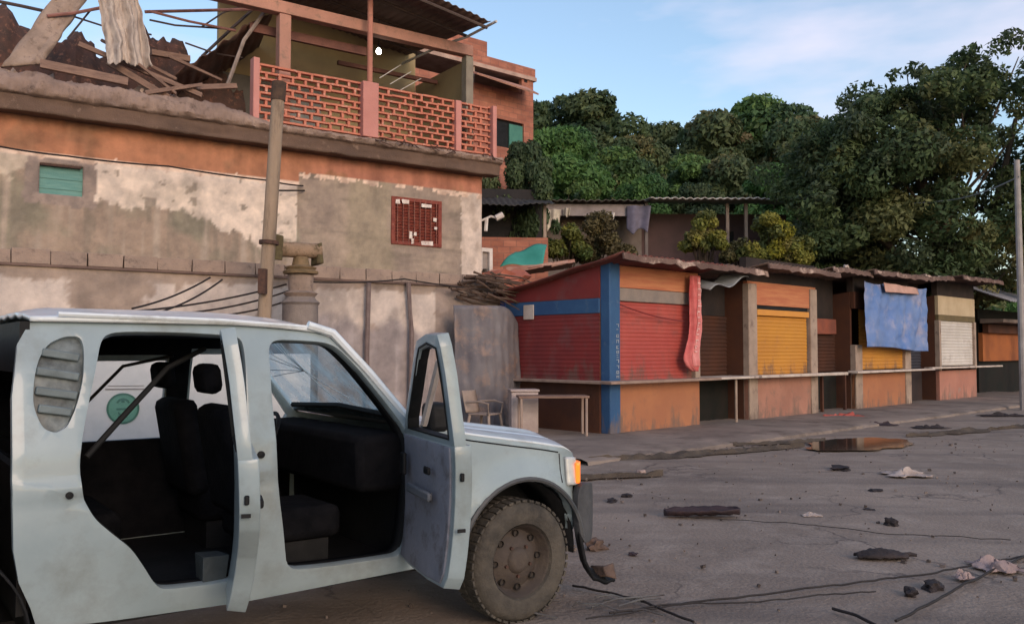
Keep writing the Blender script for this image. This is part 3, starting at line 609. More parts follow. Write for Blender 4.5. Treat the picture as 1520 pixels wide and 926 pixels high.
cable([at_bw(455, 418, -.5), at_bw(600, 414, -.2), at_bw(760, 432, -.4)], .015, 'thin cable from the ringed post towards the blue kiosk', sag=.04)
for k, (a, b) in enumerate((((425, 422), (200, 462)), ((330, 415), (235, 464)), ((428, 432), (262, 466)), ((430, 445), (300, 470)), ((312, 412), (196, 458)))):
    cable([at_bw(a[0], a[1], -.9), at_bw(b[0], b[1], -2.0)], .016, ['longest dark cable', 'upper middle dark cable', 'middle dark cable', 'lowest dark cable', 'uppermost dark cable'][k]+' slanting down from the post to behind the pickup roof', group='dark cables slanting behind the pickup roof', sag=.06)
# tangle of burnt branches where wall and kiosk meet
tg = MB(); rt = random.Random(5)
for i in range(46):
    a = Vector((rt.uniform(-1.4, -.3), -.35+rt.uniform(-.3, .3), 2.95+rt.uniform(-.2, .3))); d = Vector((rt.uniform(.3, 1.3), rt.uniform(-.2, .2), rt.uniform(-.35, .1)))
    tg.tube([a, a+d*.5+Vector((0, 0, rt.uniform(-.06, .08))), a+d], rt.uniform(.012, .035), 5, r2=.008)
bw_thing(tg, 'dead_branches', M('dead_wood', (.06, .04, .03), (.12, .075, .055), 6, .9, .3), 'tangle of dark dead branches on the wall top beside the blue kiosk', 'branches')

# ------------------------------------------------------------------ kiosks
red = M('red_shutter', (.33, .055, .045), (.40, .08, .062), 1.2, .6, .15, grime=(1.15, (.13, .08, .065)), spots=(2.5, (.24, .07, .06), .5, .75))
shadered = M('shaded_red_shutter', (.21, .028, .026), (.14, .024, .026), .9, .6, .15, grime=(1.15, (.13, .08, .065)), spots=(1.6, (.15, .06, .06), .5, .7))  # red shutter paint darkened: the flank's shade is put into the colour
orange = M('orange_wall', (.40, .17, .085), (.34, .14, .075), 1, .9, .35, grime=(.25, (.15, .11, .09)), spots=(3, (.28, .13, .08), .54, .72))
orangeh = M('orange_header', (.50, .21, .10), (.40, .13, .07), 2.2, .85, .3, stretch=(.5, 1, 5))
bluep = M('blue_post', (.025, .07, .17), (.035, .10, .21), 1.5, .6, .2, grime=(.25, (.15, .11, .09)), spots=(5, (.07, .12, .2), .58, .7))
yellow = M('yellow_shutter', (.50, .225, .03), (.42, .18, .03), .8, .6, .12, grime=(1.15, (.13, .08, .065)), spots=(3, (.40, .18, .05), .56, .75))
beige = M('beige_post', (.38, .29, .23), (.26, .195, .155), 2, .9, .4, grime=(.25, (.15, .11, .09)), spots=(4, (.17, .12, .1), .56, .7))
pinkw = M('pinkish_brick', (.40, .20, .145), (.30, .145, .105), 1, .9, .4, grime=(.25, (.15, .11, .09)), spots=(3, (.22, .14, .11), .52, .7))
dbrown = M('dark_brown_wall', (.10, .038, .02), (.06, .027, .02), 1, .85, .3)
bayb = M('bay_brown', (.07, .026, .014), (.035, .018, .014), 1, .85, .3)  # shutter brown darkened to hold the shade of the recess
openshade = M('opening_shade', (.008, .010, .008), (.016, .012, .010), 2, .9, .3)  # near-black, stands in for the shade inside dark openings
roofm = M('kiosk_roof', (.16, .11, .09), (.09, .06, .05), 1.5, .8, .4, spots=(3, (.24, .15, .11), .55, .7))
edge_m = M('pale_roof_edge', (.46, .33, .27), (.30, .2, .165), 2, .8, .3)
eave_m = M('eave_mixed', (.10, .06, .05), (.17, .11, .09), 2.5, .9, .4, spots=(1.3, (.46, .34, .28), .53, .62))
counterm = M('counter_slab', (.58, .50, .44), (.42, .34, .29), 2, .8, .3, spots=(5, (.25, .18, .15), .56, .7))
eaveshade = M('eave_shade', (.022, .018, .017), (.045, .03, .026), 2, .9, .3)  # shade under the eaves put into a near-black colour
def kiosk(x, wdt, name, label, cat='kiosk', group='kiosks in a row along the pavement'):
    return empty(name, W(STA0, STAA, x, 0, .08), STAA, label, cat, group)
def shell(k, w_, h, lower, header, zh, depth=2.9, side=None, yf=0.0, hback=None):
    side = side or lower; hb = hback or h-.35
    MB().box(0, w_, yf, yf+.12, 0, .93).build('lower_wall', lower, k, bev=.008)
    m = MB()
    for x0 in (0, w_-.1):
        m.add([(x0, yf+.125, 0), (x0+.1, yf+.125, 0), (x0+.1, depth, 0), (x0, depth, 0), (x0, yf+.125, h), (x0+.1, yf+.125, h), (x0+.1, depth, hb), (x0, depth, hb)],
              [(0, 1, 2, 3), (4, 7, 6, 5), (0, 4, 5, 1), (1, 5, 6, 2), (2, 6, 7, 3), (3, 7, 4, 0)])
    m.box(.1, w_-.1, depth-.1, depth-.002, 0, hb-.02)
    m.build('side_wall', side, k)
    MB().box(.012, w_-.012, yf+.01, yf+.11, zh, h).build('header', header, k)
    if h < 3.4 and depth == 2.9 and side is dbrown: MB().box(.0, w_, yf+.03, yf+.2, h+.003, h+.55).build('fascia', eaveshade, k)  # added dark strip in place of the shade under the eaves
def roofs(k, x0, x1, h, hb, y0=-.62, y1=3.1, seed=0, mat=None, edge=True):
    m = MB(); corr(m, x0, x1, y0, h, y1, hb, .17, .018, .06, seed); o = m.build('roof', mat or roofm, k, smooth=True, solid=.014, angle=60)
    if edge:
        e = MB(); e.grid(24, 1, lambda u, v: (x0+(x1-x0)*u, y0+.01-.02*v, h-.01-(.11+.05*nz((x0+(x1-x0)*u)*3, 5, seed))*v+.05*nz((x0+(x1-x0)*u)*.8, 0, seed)+.02*nz((x0+(x1-x0)*u)*6, 0, seed))); e.build('roof_edge', eave_m, o, solid=.035)
    return o
# 1 blue and red kiosk
k1 = kiosk(0, 3.0, 'kiosk', 'corner kiosk with blue posts, red shutters on two sides and orange lower wall')
shell(k1, 2.98, 3.2, orange, orangeh, 2.78, hback=2.72)
MB().box(.30, 2.8, .02, .10, 2.52, 2.775).build('shutter_box', M('grey_box', (.20, .17, .155), (.27, .22, .19), 3, .7, .3), k1, bev=.015)
m = MB(); ribs(m, .28, 2.82, .96, 2.515, .075, 20, .006); m.build('shutter', red, k1, smooth=True)
MB().box(-.012, .30, -.066, .168, 0, 3.24).build('corner_post', bluep, k1, bev=.02)
MB().box(2.80, 2.98, -.03, .14, .94, 3.1).build('corner_post', beige, k1, bev=.015)
# left flank: shutter, beam, rear post, dark lower wall
MB().box(-.05, -.002, .17, 2.75, 2.28, 2.56).build('side_beam', bluep, k1, bev=.01)
MB().box(-.06, .0, 2.75, 2.93, 0, 2.62).build('side_post', M('deep_blue', (.02, .05, .22), (.03, .05, .16), 2, .7, .2), k1, bev=.012)
def ribside(u, v): return (-.03+.004*math.cos(2*math.pi*v*16)+.01*nz(u*3, v*2, 5), .17+2.58*u, .96+1.33*v)
MB().grid(8, 96, ribside).build('side_shutter', shadered, k1, smooth=True)
MB().add([(-.02, .17, 2.57), (-.02, 2.9, 2.57), (-.02, 2.9, 2.72), (-.02, .17, 3.18)], [(0, 1, 2, 3)]).build('side_gable', shadered, k1, solid=.02)
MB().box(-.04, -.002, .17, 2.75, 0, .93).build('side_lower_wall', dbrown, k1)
MB().box(-.30, 3.3, -.34, -.07, .945, 1.0).box(-.30, -.065, -.07, 2.95, .945, 1.0).build('counter', M('counter_brown', (.33, .235, .19), (.22, .15, .12), 3, .85, .3), k1, bev=.01)
gl = MB(); rg = random.Random(12); z = 2.08
while z > 1.03:
    h = rg.choice((.07, .085, .10)); 
    gl.box(.18, .19+.06, -.066, -.062, z-h*.25, z-h*.12); 
    if rg.random() > .3: gl.box(.18, .20, -.066, -.062, z-h*.8, z-h*.12)
    if rg.random() > .4: gl.box(.235, .252, -.066, -.062, z-h*.8, z-h*.1)
    if rg.random() > .5: gl.box(.18, .25, -.066, -.062, z-h*.85, z-h*.7)
    z -= h*1.15
gl.build('lettering', M('letter_white', (.62, .62, .60), None, 9, .8, 0), k1)
MB().box(-.075, -.055, 1.9, 2.2, 2.2, 2.5).build('bracket', counterm, k1, bev=.02)
r1 = roofs(k1, -.28, 3.1, 3.34, 2.70, seed=1, mat=M('red_roof', (.20, .055, .045), (.12, .045, .038), 1.5, .8, .4, spots=(3, (.30, .17, .13), .57, .72)))
cable([W(STA0, STAA, .3, -.06, 2.52), W(STA0, STAA, 2.3, -.1, 2.25)], .014, 'thin dark cable slanting across the red shutter', MATS['shaded_red_shutter'], sag=.05)
# red banner, hung and knotted
def ban(u, v):
    z = 3.12-1.98*v; wd = .30+.10*math.sin(v*3)+.18*math.exp(-((v-.88)/.12)**2); wd *= 1-.5*sstep(.94, 1, v)
    x = 2.60-.16*math.exp(-((v-.85)/.2)**2)+.05*v+wd*(u-.5); y = -.16+.03*math.sin(u*13+v*2)+.02*math.sin(u*27-v*3)+.015*nz(u*5, v*9, 2)-.05*math.sin(math.pi*u)
    return (x, y, z)
bn = MB().grid(26, 70, ban)
bno = bn.build('banner', M('red_banner', (.50, .09, .09), (.58, .17, .16), 3, .75, .3, stretch=(1, 1, 2)), smooth=True, solid=.005, angle=60)
bno.location = W(STA0, STAA, 0, 0, .08); bno.rotation_euler = (0, 0, STAA); tag(bno, 'rolled red banner with faded pale letters hanging at the right of the red shutter', 'banner')
MB().grid(8, 60, lambda u, v: (lambda p: (p[0], p[1]-.018, p[2]))(ban(.42+.40*u, .02+.93*v))).build('pale_stripe', M('banner_pale', (.66, .28, .27), (.60, .20, .19), 5, .8, .2), bno, smooth=True, solid=.006)
bl = MB(); rg = random.Random(4)
for i in range(13):
    z = 2.95-.118*i; v_ = (3.12-z)/1.98; p_ = ban(.62, v_); xo = p_[0]-.02; yo = p_[1]-.045
    bl.box(xo-.05, xo+.09, yo, yo+.01, z, z+.022, jit=.006)
    if i % 3: bl.box(xo-.05, xo-.03, yo, yo+.01, z-.05, z, jit=.004)
    if i % 2: bl.box(xo+.07, xo+.09, yo, yo+.01, z-.06, z, jit=.004)
bl.build('lettering', M('faded_pink', (.80, .50, .47), None, 9, .8, 0), bno)
# recessed stalls between the kiosks
def bay(x, w_, label, yback, backm, lowm, h=3.25, seed=0, extra=None):
    k = kiosk(x, w_, 'stall', label, 'stall', 'dark recessed stalls between the kiosks')
    m = MB(); ribs(m, .01, w_-.01, 1.0, 2.35, yback, 15, .012); m.build('shutter', backm, k, smooth=True)
    MB().box(.01, w_-.01, yback+.04, yback+.12, 2.36, h-.1).build('header', M('header_shade', (.018, .015, .015), (.035, .025, .022), 2, .9, .3), k)  # near-black header, recess shade put into its colour
    MB().box(.01, w_-.01, yback-.02, yback+.06, .0, .9).build('lower_wall', lowm, k)  # panel across the open space below the counter, shade put into its colour
    roofs(k, -.05, w_+.05, h+.05, h-.35, y0=-.5, seed=seed)
    return k
b1 = bay(2.99, 1.90, 'dark recessed stall between the red kiosk and the yellow shutter kiosk', .55, bayb, openshade, h=3.3, seed=3)
MB().box(.315, 1.895, -.28, .50, .95, 1.0).build('counter', counterm, b1, bev=.01)
MB().tube([(1.15, -.15, 0), (1.15, -.15, .94)], .03, 8).build('leg', beige, b1)
tg_ = MB().grid(16, 10, lambda u, v: (-.1+1.5*u, -.35+.5*v, 2.83+.33*u+.07*math.sin(u*9)+.12*v))
tg_.build('awning', M('grey_awning', (.30, .32, .34), (.2, .21, .22), 3, .8, .3), b1, smooth=True, solid=.015)
# 2 yellow kiosk
k2 = kiosk(4.9, 3.2, 'kiosk', 'kiosk with a plain orange-yellow shutter and beige posts, third opening from the left')
shell(k2, 3.2, 3.15, pinkw, orangeh, 2.62, side=dbrown)
MB().box(0, .36, -.03, .15, 0, 3.1).build('post', beige, k2, bev=.02)
MB().box(2.86, 3.2, -.03, .15, 0, 3.1).build('post', beige, k2, bev=.02)
MB().box(.40, 2.82, -.01, .06, 2.38, 2.52).build('shutter_rail', M('yellow_rail', (.66, .30, .05), (.55, .24, .05), 1, .6, .1), k2, bev=.01)
m = MB(); ribs(m, .40, 2.82, 1.0, 2.37, .07, 16, .006); m.build('shutter', yellow, k2, smooth=True)
MB().box(.40, 2.82, .045, .10, 2.525, 2.615).build('shutter_slot', darkplastic, k2)
MB().box(-.02, 4.15, -.36, -.035, .95, 1.015, jit=.008).build('counter', counterm, k2, bev=.012)
roofs(k2, -.1, 3.3, 3.50, 3.1, seed=5, y0=-.6)
b2 = bay(8.11, 2.08, 'dark recessed stall with a reddish board, between yellow kiosk and blue tarp', .55, bayb, openshade, h=3.6, seed=6)
MB().box(.1, 1.9, .42, .46, 2.0, 2.4, jit=.02).build('board', M('reddish_board', (.25, .075, .045), (.15, .055, .04), 2, .85, .3), b2)
MB().box(.25, .32, .0, .07, 0, .93).build('leg', dbrown, b2); MB().box(1.5, 1.56, .0, .07, 0, .93).build('leg', dbrown, b2)
# 3 blue tarp kiosk
k3 = kiosk(10.2, 3.6, 'kiosk', 'kiosk half covered by a blue tarp above a narrow yellow shutter')
shell(k3, 3.6, 3.15, orange, dbrown, 2.7, side=dbrown)
MB().box(0, .40, -.03, .15, 0, 1.72).build('post', beige, k3, bev=.02)
MB().box(3.2, 3.6, -.03, .15, 0, 1.72).build('post', beige, k3, bev=.02)
m = MB(); ribs(m, .40, 3.2, 1.05, 2.69, .07, 17, .006); m.build('shutter', yellow, k3, smooth=True)
MB().box(-.5, 4.6, -.32, -.035, .97, 1.03, jit=.01).build('counter', counterm, k3, bev=.012)
roofs(k3, -.1, 3.75, 3.70, 3.3, seed=8)
def tarpf(u, v):
    x = .0+4.05*u; z = 3.42-1.76*v-.10*u*v+.03*math.sin(u*6)*v+.05*abs(math.sin(u*9.4))*(v-1)**2*-1; y = -.30+.035*math.sin(u*21+v*3)*(.3+v)+.02*math.sin(u*47+v*7)*(1-v*.5)+.06*nz(u*3, v*2.5, 5)-.05*v+.05*math.sin(v*3+u*5)*u
    return (x, y, z)
tp = MB().grid(110, 50, tarpf).build('tarp', M('blue_tarp', (.08, .17, .42), (.16, .23, .42), 1.2, .55, .2, spots=(1.6, (.33, .32, .42), .50, .72)), smooth=True, solid=.005, angle=60)
tp.location = W(STA0, STAA, 10.2, 0, .08); tp.rotation_euler = (0, 0, STAA); tag(tp, 'blue tarp hanging over the front of a kiosk, faded and creased', 'tarp')
pc_ = MB().grid(20, 6, lambda u, v: (.9+2.3*u, -.42+.03*math.sin(u*14)-.05*v, 3.42-.05*u-.26*v*(1-.3*u))).build('cloth', M('pink_cloth', (.55, .34, .28), (.40, .24, .2), 3, .85, .3), smooth=True, solid=.02, angle=60)
pc_.location = W(STA0, STAA, 10.2, 0, .08); pc_.rotation_euler = (0, 0, STAA); tag(pc_, 'pinkish rag folded over the top of the blue tarp', 'cloth')
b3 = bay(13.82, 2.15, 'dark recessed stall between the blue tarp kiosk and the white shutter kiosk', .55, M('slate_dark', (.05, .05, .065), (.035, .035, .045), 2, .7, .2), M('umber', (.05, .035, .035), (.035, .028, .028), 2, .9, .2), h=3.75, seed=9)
# 4 white kiosk
k4 = kiosk(16.0, 3.2, 'kiosk', 'kiosk with a dirty white shutter and cream header at the far end of the row')
shell(k4, 3.2, 3.3, M('salmon_wall', (.44, .21, .155), (.36, .16, .12), 1, .9, .3, grime=(.25, (.15, .11, .09)), spots=(2, (.3, .22, .18), .55, .7)), M('cream_header', (.50, .40, .27), (.40, .31, .2), 1.5, .85, .3), 2.7, side=dbrown)
MB().box(.02, 3.18, .005, .1, 2.52, 2.695).build('header_band', M('olive_band', (.16, .12, .06), (.11, .085, .045), 2, .85, .2), k4)
m = MB(); ribs(m, .15, 3.05, 1.08, 2.515, .06, 15, .008); m.build('shutter', M('white_shutter', (.58, .54, .50), (.47, .43, .39), 1.2, .6, .15, spots=(2, (.33, .29, .26), .55, .75)), k4, smooth=True)
MB().box(0, .15, -.02, .13, .94, 2.518).build('post', beige, k4, bev=.01); MB().box(3.05, 3.2, -.02, .13, .94, 2.518).build('post', beige, k4, bev=.01)
MB().box(-1.3, 4.9, -.30, -.03, 1.0, 1.06, jit=.01).build('counter', counterm, k4, bev=.012)
roofs(k4, -.1, 3.5, 3.88, 3.4, seed=11, y0=-.8, mat=M('dark_roof', (.05, .035, .035), (.09, .05, .045), 1.5, .8, .4))
# pale weights and lamps on the roof edge
for i, (px, py, Y, lab) in enumerate(((1256, 391, 22.6, 'pale lump over the left edge of the dark stall'), (1320, 404, 25, 'pale lump above the blue tarp'), (1394, 408, 28.5, 'pale lump above the white shutter'))):
    p = atY(px, py, Y); p.z -= .10; o = rockm(.075, i+3, 1, 1, 1.0).build('roof_weight', counterm, smooth=True, loc=p); tag(o, lab+', set on the kiosk roof', 'roof weight', 'pale weights on the kiosk roofs')
# far shed
fs = empty('shed', W(STA0, STAA, 22.3, .4, 0), STAA, 'far low shed with orange wall and grey tin roof at the right edge', 'shed')
MB().box(0, 9, .4, .55, 1.25, 2.3).build('wall', M('burnt_orange', (.36, .12, .04), (.24, .08, .035), 1, .9, .3), fs)
MB().box(0, 9, .9, 1.0, .0, 1.24).build('lower_wall', openshade, fs)
MB().box(.0, 9, .2, .4, 2.3, 2.62).build('header', dbrown, fs)
MB().box(-.3, 9, -.4, .39, 2.66, 2.80, jit=.03).build('eave', M('eave_grey', (.22, .17, .15), (.15, .115, .1), 2, .9, .3), fs)
m = MB(); corr(m, -2.2, 9, -1.2, 3.35, 3.0, 5.0, .25, .02, .04, 5); m.build('roof', M('grey_tin', (.33, .33, .36), (.22, .22, .25), 1.2, .5, .2, metal=.3), fs, smooth=True, solid=.015)
for x in (.1, 3, 6, 8.8): MB().box(x, x+.14, -.9, -.76, 0, 3.25).build('post', dbrown, fs)
MB().box(0, 9, .56, 3, 0, 3.2).build('back_shade_box', openshade, fs)

# things in front of the corner kiosk
wb_ = empty('white_crate', W(STA0, STAA, -.9, 1.35, .08), R(8), 'whitish square crate standing against the red flank of the corner kiosk', 'crate')
MB().box(-.26, .26, -.2, .2, 0, .78).build('body', M('dirty_white', (.46, .38, .36), (.34, .27, .25), 2.5, .8, .3), wb_, bev=.02)
MB().box(-.28, .28, -.22, .22, .785, .83).build('lid', MATS['dirty_white'], wb_, bev=.01)
tb = empty('table', W(STA0, STAA, -.35, .15, .08), R(5), 'low brown table with thin pale legs beside the blue corner post', 'table')
MB().box(-1.35, -.05, -.3, .25, .70, .74).build('table_top', wood, tb, bev=.006)
for sx in (-1.3, -.1):
    for sy in (-.25, .2): MB().tube([(sx, sy, 0), (sx, sy, .70)], .025, 8).build('leg', M('pale_leg', (.36, .27, .22), (.28, .2, .165), 4, .8, .2), tb)
ch = empty('plastic_chair', (-.52, 16.9, 0), R(60), 'dirty white plastic chair beside the crate, behind the pickup bonnet', 'chair')
pw = M('chair_plastic', (.33, .26, .22), (.25, .195, .165), 3, .6, .1)
MB().box(-.24, .24, -.24, .24, .42, .45).build('seat', pw, ch, bev=.015)
MB().grid(8, 8, lambda u, v: (-.24+.48*u, .24+.10*v+.04*math.cos(u*6.28), .46+.42*v)).build('backrest', pw, ch, solid=.02, smooth=True)
for sx in (-1, 1):
    for sy in (-1, 1): MB().tube([(sx*.21, sy*.21, .42), (sx*.27, sy*.27, 0)], .03, 8, r2=.022).build('leg', pw, ch)
    MB().tube([(sx*.24, .26, .66), (sx*.27, -.05, .68), (sx*.26, -.24, .64), (sx*.24, -.22, .43)], .022, 8).build('armrest', pw, ch, smooth=True)

# ------------------------------------------------------------------ buildings behind
brick = M('brick_wall', (.46, .19, .125), (.34, .13, .09), 1.5, .9, .4, stretch=(1, 1, 3), spots=(4, (.25, .12, .09), .55, .7))
BB = Vector((.85, 34.6, 0)); BA = R(40)
def brickify(m, sc=1.0):
    n = m.node_tree.nodes; l = m.node_tree.links; b = n['Principled BSDF']; src = b.inputs['Base Color'].links[0].from_socket
    co = n.new('ShaderNodeTexCoord'); sp = n.new('ShaderNodeSeparateXYZ'); l.new(co.outputs['Object'], sp.inputs[0])
    ad = n.new('ShaderNodeMath'); ad.operation = 'ADD'; l.new(sp.outputs['X'], ad.inputs[0]); l.new(sp.outputs['Y'], ad.inputs[1])
    cb = n.new('ShaderNodeCombineXYZ'); l.new(ad.outputs[0], cb.inputs['X']); l.new(sp.outputs['Z'], cb.inputs['Y'])
    br = n.new('ShaderNodeTexBrick'); br.inputs['Scale'].default_value = 1; br.inputs['Brick Width'].default_value = .42; br.inputs['Row Height'].default_value = .21; br.inputs['Mortar Size'].default_value = .014
    br.inputs['Color1'].default_value = (1, 1, 1, 1); br.inputs['Color2'].default_value = (.72, .70, .70, 1); br.inputs['Mortar'].default_value = (.62, .72, .8, 1); l.new(cb.outputs[0], br.inputs['Vector'])
    mu = n.new('ShaderNodeMix'); mu.data_type = 'RGBA'; mu.blend_type = 'MULTIPLY'; mu.inputs['Factor'].default_value = 1; l.new(src, mu.inputs['A']); l.new(br.outputs['Color'], mu.inputs['B']); l.new(mu.outputs['Result'], b.inputs['Base Color'])
brickify(brick)
bb = empty('brick_building', BB, BA, 'tall unfinished brick building with a shaded balcony, rising behind the house corner', 'building')
def Bb(px, py, yl=0): return onv(BB, BA, px, py, yl)
zt = Bb(790, 103).z; 
pB = [Bb(705, 75), Bb(740, 85), Bb(742, 98), Bb(790, 105), Bb(725, 120), Bb(775, 140), Bb(735, 175), Bb(770, 197)]
MB().box(-9, 0, 0, .2, 0, pB[7].z-.7).box(-9, -2.2, 0, .2, pB[7].z-.7, pB[6].z).box(-.5, 0, 0, .2, pB[7].z-.7, pB[6].z).box(-9, 0, 0, .2, pB[6].z, pB[5].z-.0).box(-.6, 0, .0, .2, pB[5].z, zt-.5).build('wall', brick, bb)
MB().box(-.2, 0, .2, 7, 0, zt-.5).box(-9, -.2, 6.8, 7, 0, zt-.5).build('wall', brick, bb)
MB().box(-9, 0, 1.8, 2, pB[5].z, zt-.5).build('recess_wall', M('shaded_brick', (.18, .10, .08), (.10, .06, .05), 2, .9, .3), bb)  # brick darkened: balcony shade put into the recess wall colour
MB().box(-9, .1, -.1, 7.1, zt-.5, zt-.35).build('slab', edge_m, bb)
MB().box(-9, .06, -.06, .12, zt-.345, zt).box(-9, -2.4, -.06, .12, zt, zt+.55).build('parapet', brick, bb)
MB().box(-3.2, -2.95, .0, .25, pB[5].z, zt-.5).build('column', beige, bb)
MB().add([(-3.6, -.1, zt-.75), (-.45, -.1, zt-.85), (-.6, -1.0, zt-1.35), (-3.6, -1.0, zt-1.15)], [(0, 1, 2, 3)]).build('awning', beamc, bb, solid=.06)
wn = MB().box(-2.2, -.5, .12, .16, pB[7].z-.7, pB[6].z).build('window', darkplastic, bb)
MB().box(-1.2, -.52, .05, .1, pB[7].z-.68, pB[6].z-.1).build('shutter', M('teal_board', (.05, .17, .14), (.07, .22, .17), 3, .7, .2), wn)
MB().box(-.48, -.32, -.01, .02, pB[5].z+.5, pB[5].z+.95).build('vent', darkplastic, bb)
# low brick house and dark roof behind the corner
bh = empty('brick_hut', (-.9, 28.5, 0), R(6), 'low red brick hut with a sagging dark roof, in the gap beside the house', 'hut')
MB().box(-1, 2.1, 0, .2, 0, 5.35).build('wall', brick, bh)
MB().box(-1, 2.1, 1.4, 1.6, 5.35, 7.2).build('shade_sheet', M('recess_shade', (.02, .02, .022), (.035, .03, .03), 2, .9, .2), bh)  # near-black sheet standing in for the shade of the open front
m = MB(); corr(m, -1.2, 2.3, -.5, 6.35, 3, 7.3, .2, .02, .08, 4); m.build('roof', M('old_dark_roof', (.03, .032, .035), (.055, .05, .045), 1.5, .9, .3), bh, smooth=True, solid=.015)
MB().box(-.95, -.85, 0.02, .12, 5.36, 6.5).build('post', beige, bh); MB().box(1.95, 2.05, 0.02, .12, 5.36, 6.5).build('post', beige, bh)
t0 = [atY(742, 396, 24.5), atY(765, 372, 25.5), atY(812, 362, 26), atY(806, 392, 24.8)]
tt = MB().grid(16, 10, lambda u, v: tuple(t0[0].lerp(t0[3], u).lerp(t0[1].lerp(t0[2], u), v)+Vector((0, 0, .06*math.sin(u*6+v*4))))).build('teal_awning', M('teal_tarp', (.03, .22, .17), (.05, .28, .22), 2, .6, .2), smooth=True, solid=.02, angle=60)
tag(tt, 'small teal tarp slung in the gap between house and corner kiosk', 'tarp')
m = MB(); e0, e1 = atY(745, 405, 22.5), atY(835, 392, 22.5)
for i in range(9):
    t = i/8; p = e0.lerp(e1, t); m.box(p.x-.3, p.x+.3, p.y-.5, p.y+.8, p.z-.05, p.z+.03, jit=.04, rot=Matrix.Rotation(R(-6), 3, 'Y'))
tag(m.build('scrap_sheet', M('scrap_pale', (.42, .26, .21), (.30, .13, .10), 2, .8, .4)), 'jumble of pale and rusty roofing scraps behind the corner kiosk', 'scrap')
pr = atY(752, 415, 21.5); tag(rockm(.42, 9, 1.3, 1, .6).build('sack', M('orange_sack', (.42, .14, .09), (.3, .10, .07), 3, .8, .3), smooth=True, loc=pr), 'orange-red lump on the wall corner left of the kiosk roof', 'sack')
# air conditioner on the house corner
ac = empty('air_conditioner', W(FAC0, FACA, .02, .25, 3.72), FACA, 'small white air conditioner on the right corner of the house', 'air conditioner')
acm = M('ac_white', (.62, .56, .52), (.50, .44, .40), 4, .6, .2)
MB().box(0, .10, -.1, .5, .0, .6).box(.10, .42, -.1, .5, .5, .6).box(.32, .42, -.1, .5, .0, .5).build('frame', acm, ac)
MB().box(.101, .319, .0, .45, .06, .5).build('body', M('ac_grey', (.30, .26, .24), (.2, .17, .16), 4, .7, .2), ac)
wh = MB().tube([W(FAC0, FACA, .05, .2, 5.0), W(FAC0, FACA, .35, .1, 5.15), W(FAC0, FACA, .5, 0, 5.1)], .03, 6).tube([W(FAC0, FACA, .25, .15, 5.1), W(FAC0, FACA, .2, .12, 4.75)], .05, 6).tube([W(FAC0, FACA, .45, .02, 5.1), W(FAC0, FACA, .62, -.06, 5.2)], .08, 8)
tag(wh.build('street_light', acm, smooth=True), 'small white lamp fixed to the right corner of the house', 'lamp')
# shack on the slope
SX0 = atY(806, 300, 35); 
sh = empty('shack', (SX0.x, 35, 0), R(2), 'long hillside shack with a pale tin roof edge and open dark front', 'shack')
def Sh(px, py): p = atY(px, py, 35); return p.x-SX0.x, p.z
xs_, zr = Sh(965, 300); xe, _ = Sh(1192, 308)
gw = M('grey_shack_wall', (.20, .17, .155), (.13, .105, .095), 1.2, .9, .3); mauve = M('mauve_wall', (.12, .075, .075), (.075, .05, .05), 1, .9, .3)
MB().box(.05, 4.2, 1.2, 1.3, 2.5, zr-.1).build('wall', gw, sh)
MB().box(4.2, xe, 1.6, 1.7, 2.5, zr-.2).build('wall', mauve, sh)
MB().box(0, 4.3, -.02, .08, zr-.55, zr-.08).build('fascia', M('lilac_fascia', (.30, .26, .26), (.2, .17, .17), 1.5, .9, .3), sh)
m = MB(); corr(m, xs_-.1, xe+.1, -.8, zr+.05, 3.0, zr+.5, .3, .03, .05, 7); m.build('roof', M('pale_tin', (.45, .43, .40), (.26, .24, .22), 1.5, .6, .3), sh, smooth=True, solid=.04)
m = MB(); corr(m, -.1, xs_, -.4, zr+.02, 3.0, zr+.1, .3, .03, .05, 8); m.build('roof', M('dim_tin', (.10, .09, .08), (.06, .055, .05), 1.5, .8, .3), sh, smooth=True, solid=.03)
for px in (1082, 1110, 1190, 960):
    x, _ = Sh(px, 350); MB().box(x-.06, x+.06, -.1, .02, 3.4, zr-.02).build('post', beige if px != 960 else gw, sh)
x0, z0 = Sh(1088, 362); x1, z1 = Sh(1108, 335)
MB().box(x0, x1, 1.5, 1.58, z0, z1).build('window', darkplastic, sh)
MB().box(4.3, xe, -.15, -.05, 3.4, 4.35).build('parapet', M('dusty_rail', (.23, .17, .13), (.15, .11, .085), 2, .9, .4), sh)
for i, (a, b, c, d, col, lab) in enumerate(((812, 312, 832, 345, (.62, .56, .46), 'long cream cloth hanging at the left end of the shack'), (836, 310, 846, 324, (.6, .54, .46), 'small cream cloth hanging next to the long cream one'), (930, 306, 966, 350, (.17, .16, .22), 'lilac patterned cloth hanging in the middle of the shack front'), (898, 317, 912, 329, (.8, .76, .72), 'bright white rag hanging above the dry bush'))):
    x0, z1 = Sh(a, b); x1, z0 = Sh(c, d)
    o = MB().grid(16, 16, lambda u, v: (x0+(x1-x0)*u*(1-.15*v), -.2+.08*math.sin(u*9+i)+.05*v, z1+(z0-z1)*v*(1-.25*abs(math.sin(u*4+i))))).build('laundry', M('cloth_%d' % i, col, tuple(c_*.7 for c_ in col), 4, .85, .2), smooth=True, solid=.015, angle=60)
    o.location = (SX0.x, 35, 0); o.rotation_euler = (0, 0, R(2)); tag(o, lab, 'laundry', 'laundry on the shack')
rp = atY(1515, 420, 24.5); rpz = atY(1512, 238, 24.5).z
tag(MB().tube([(rp.x, rp.y, -.1), (rp.x-.02, rp.y, rpz)], .10, 10, r2=.075).build('lamp_post', M('concrete_post', (.36, .33, .31), (.26, .235, .22), 3, .85, .3), smooth=True), 'slim concrete post at the right edge before the big tree', 'post')
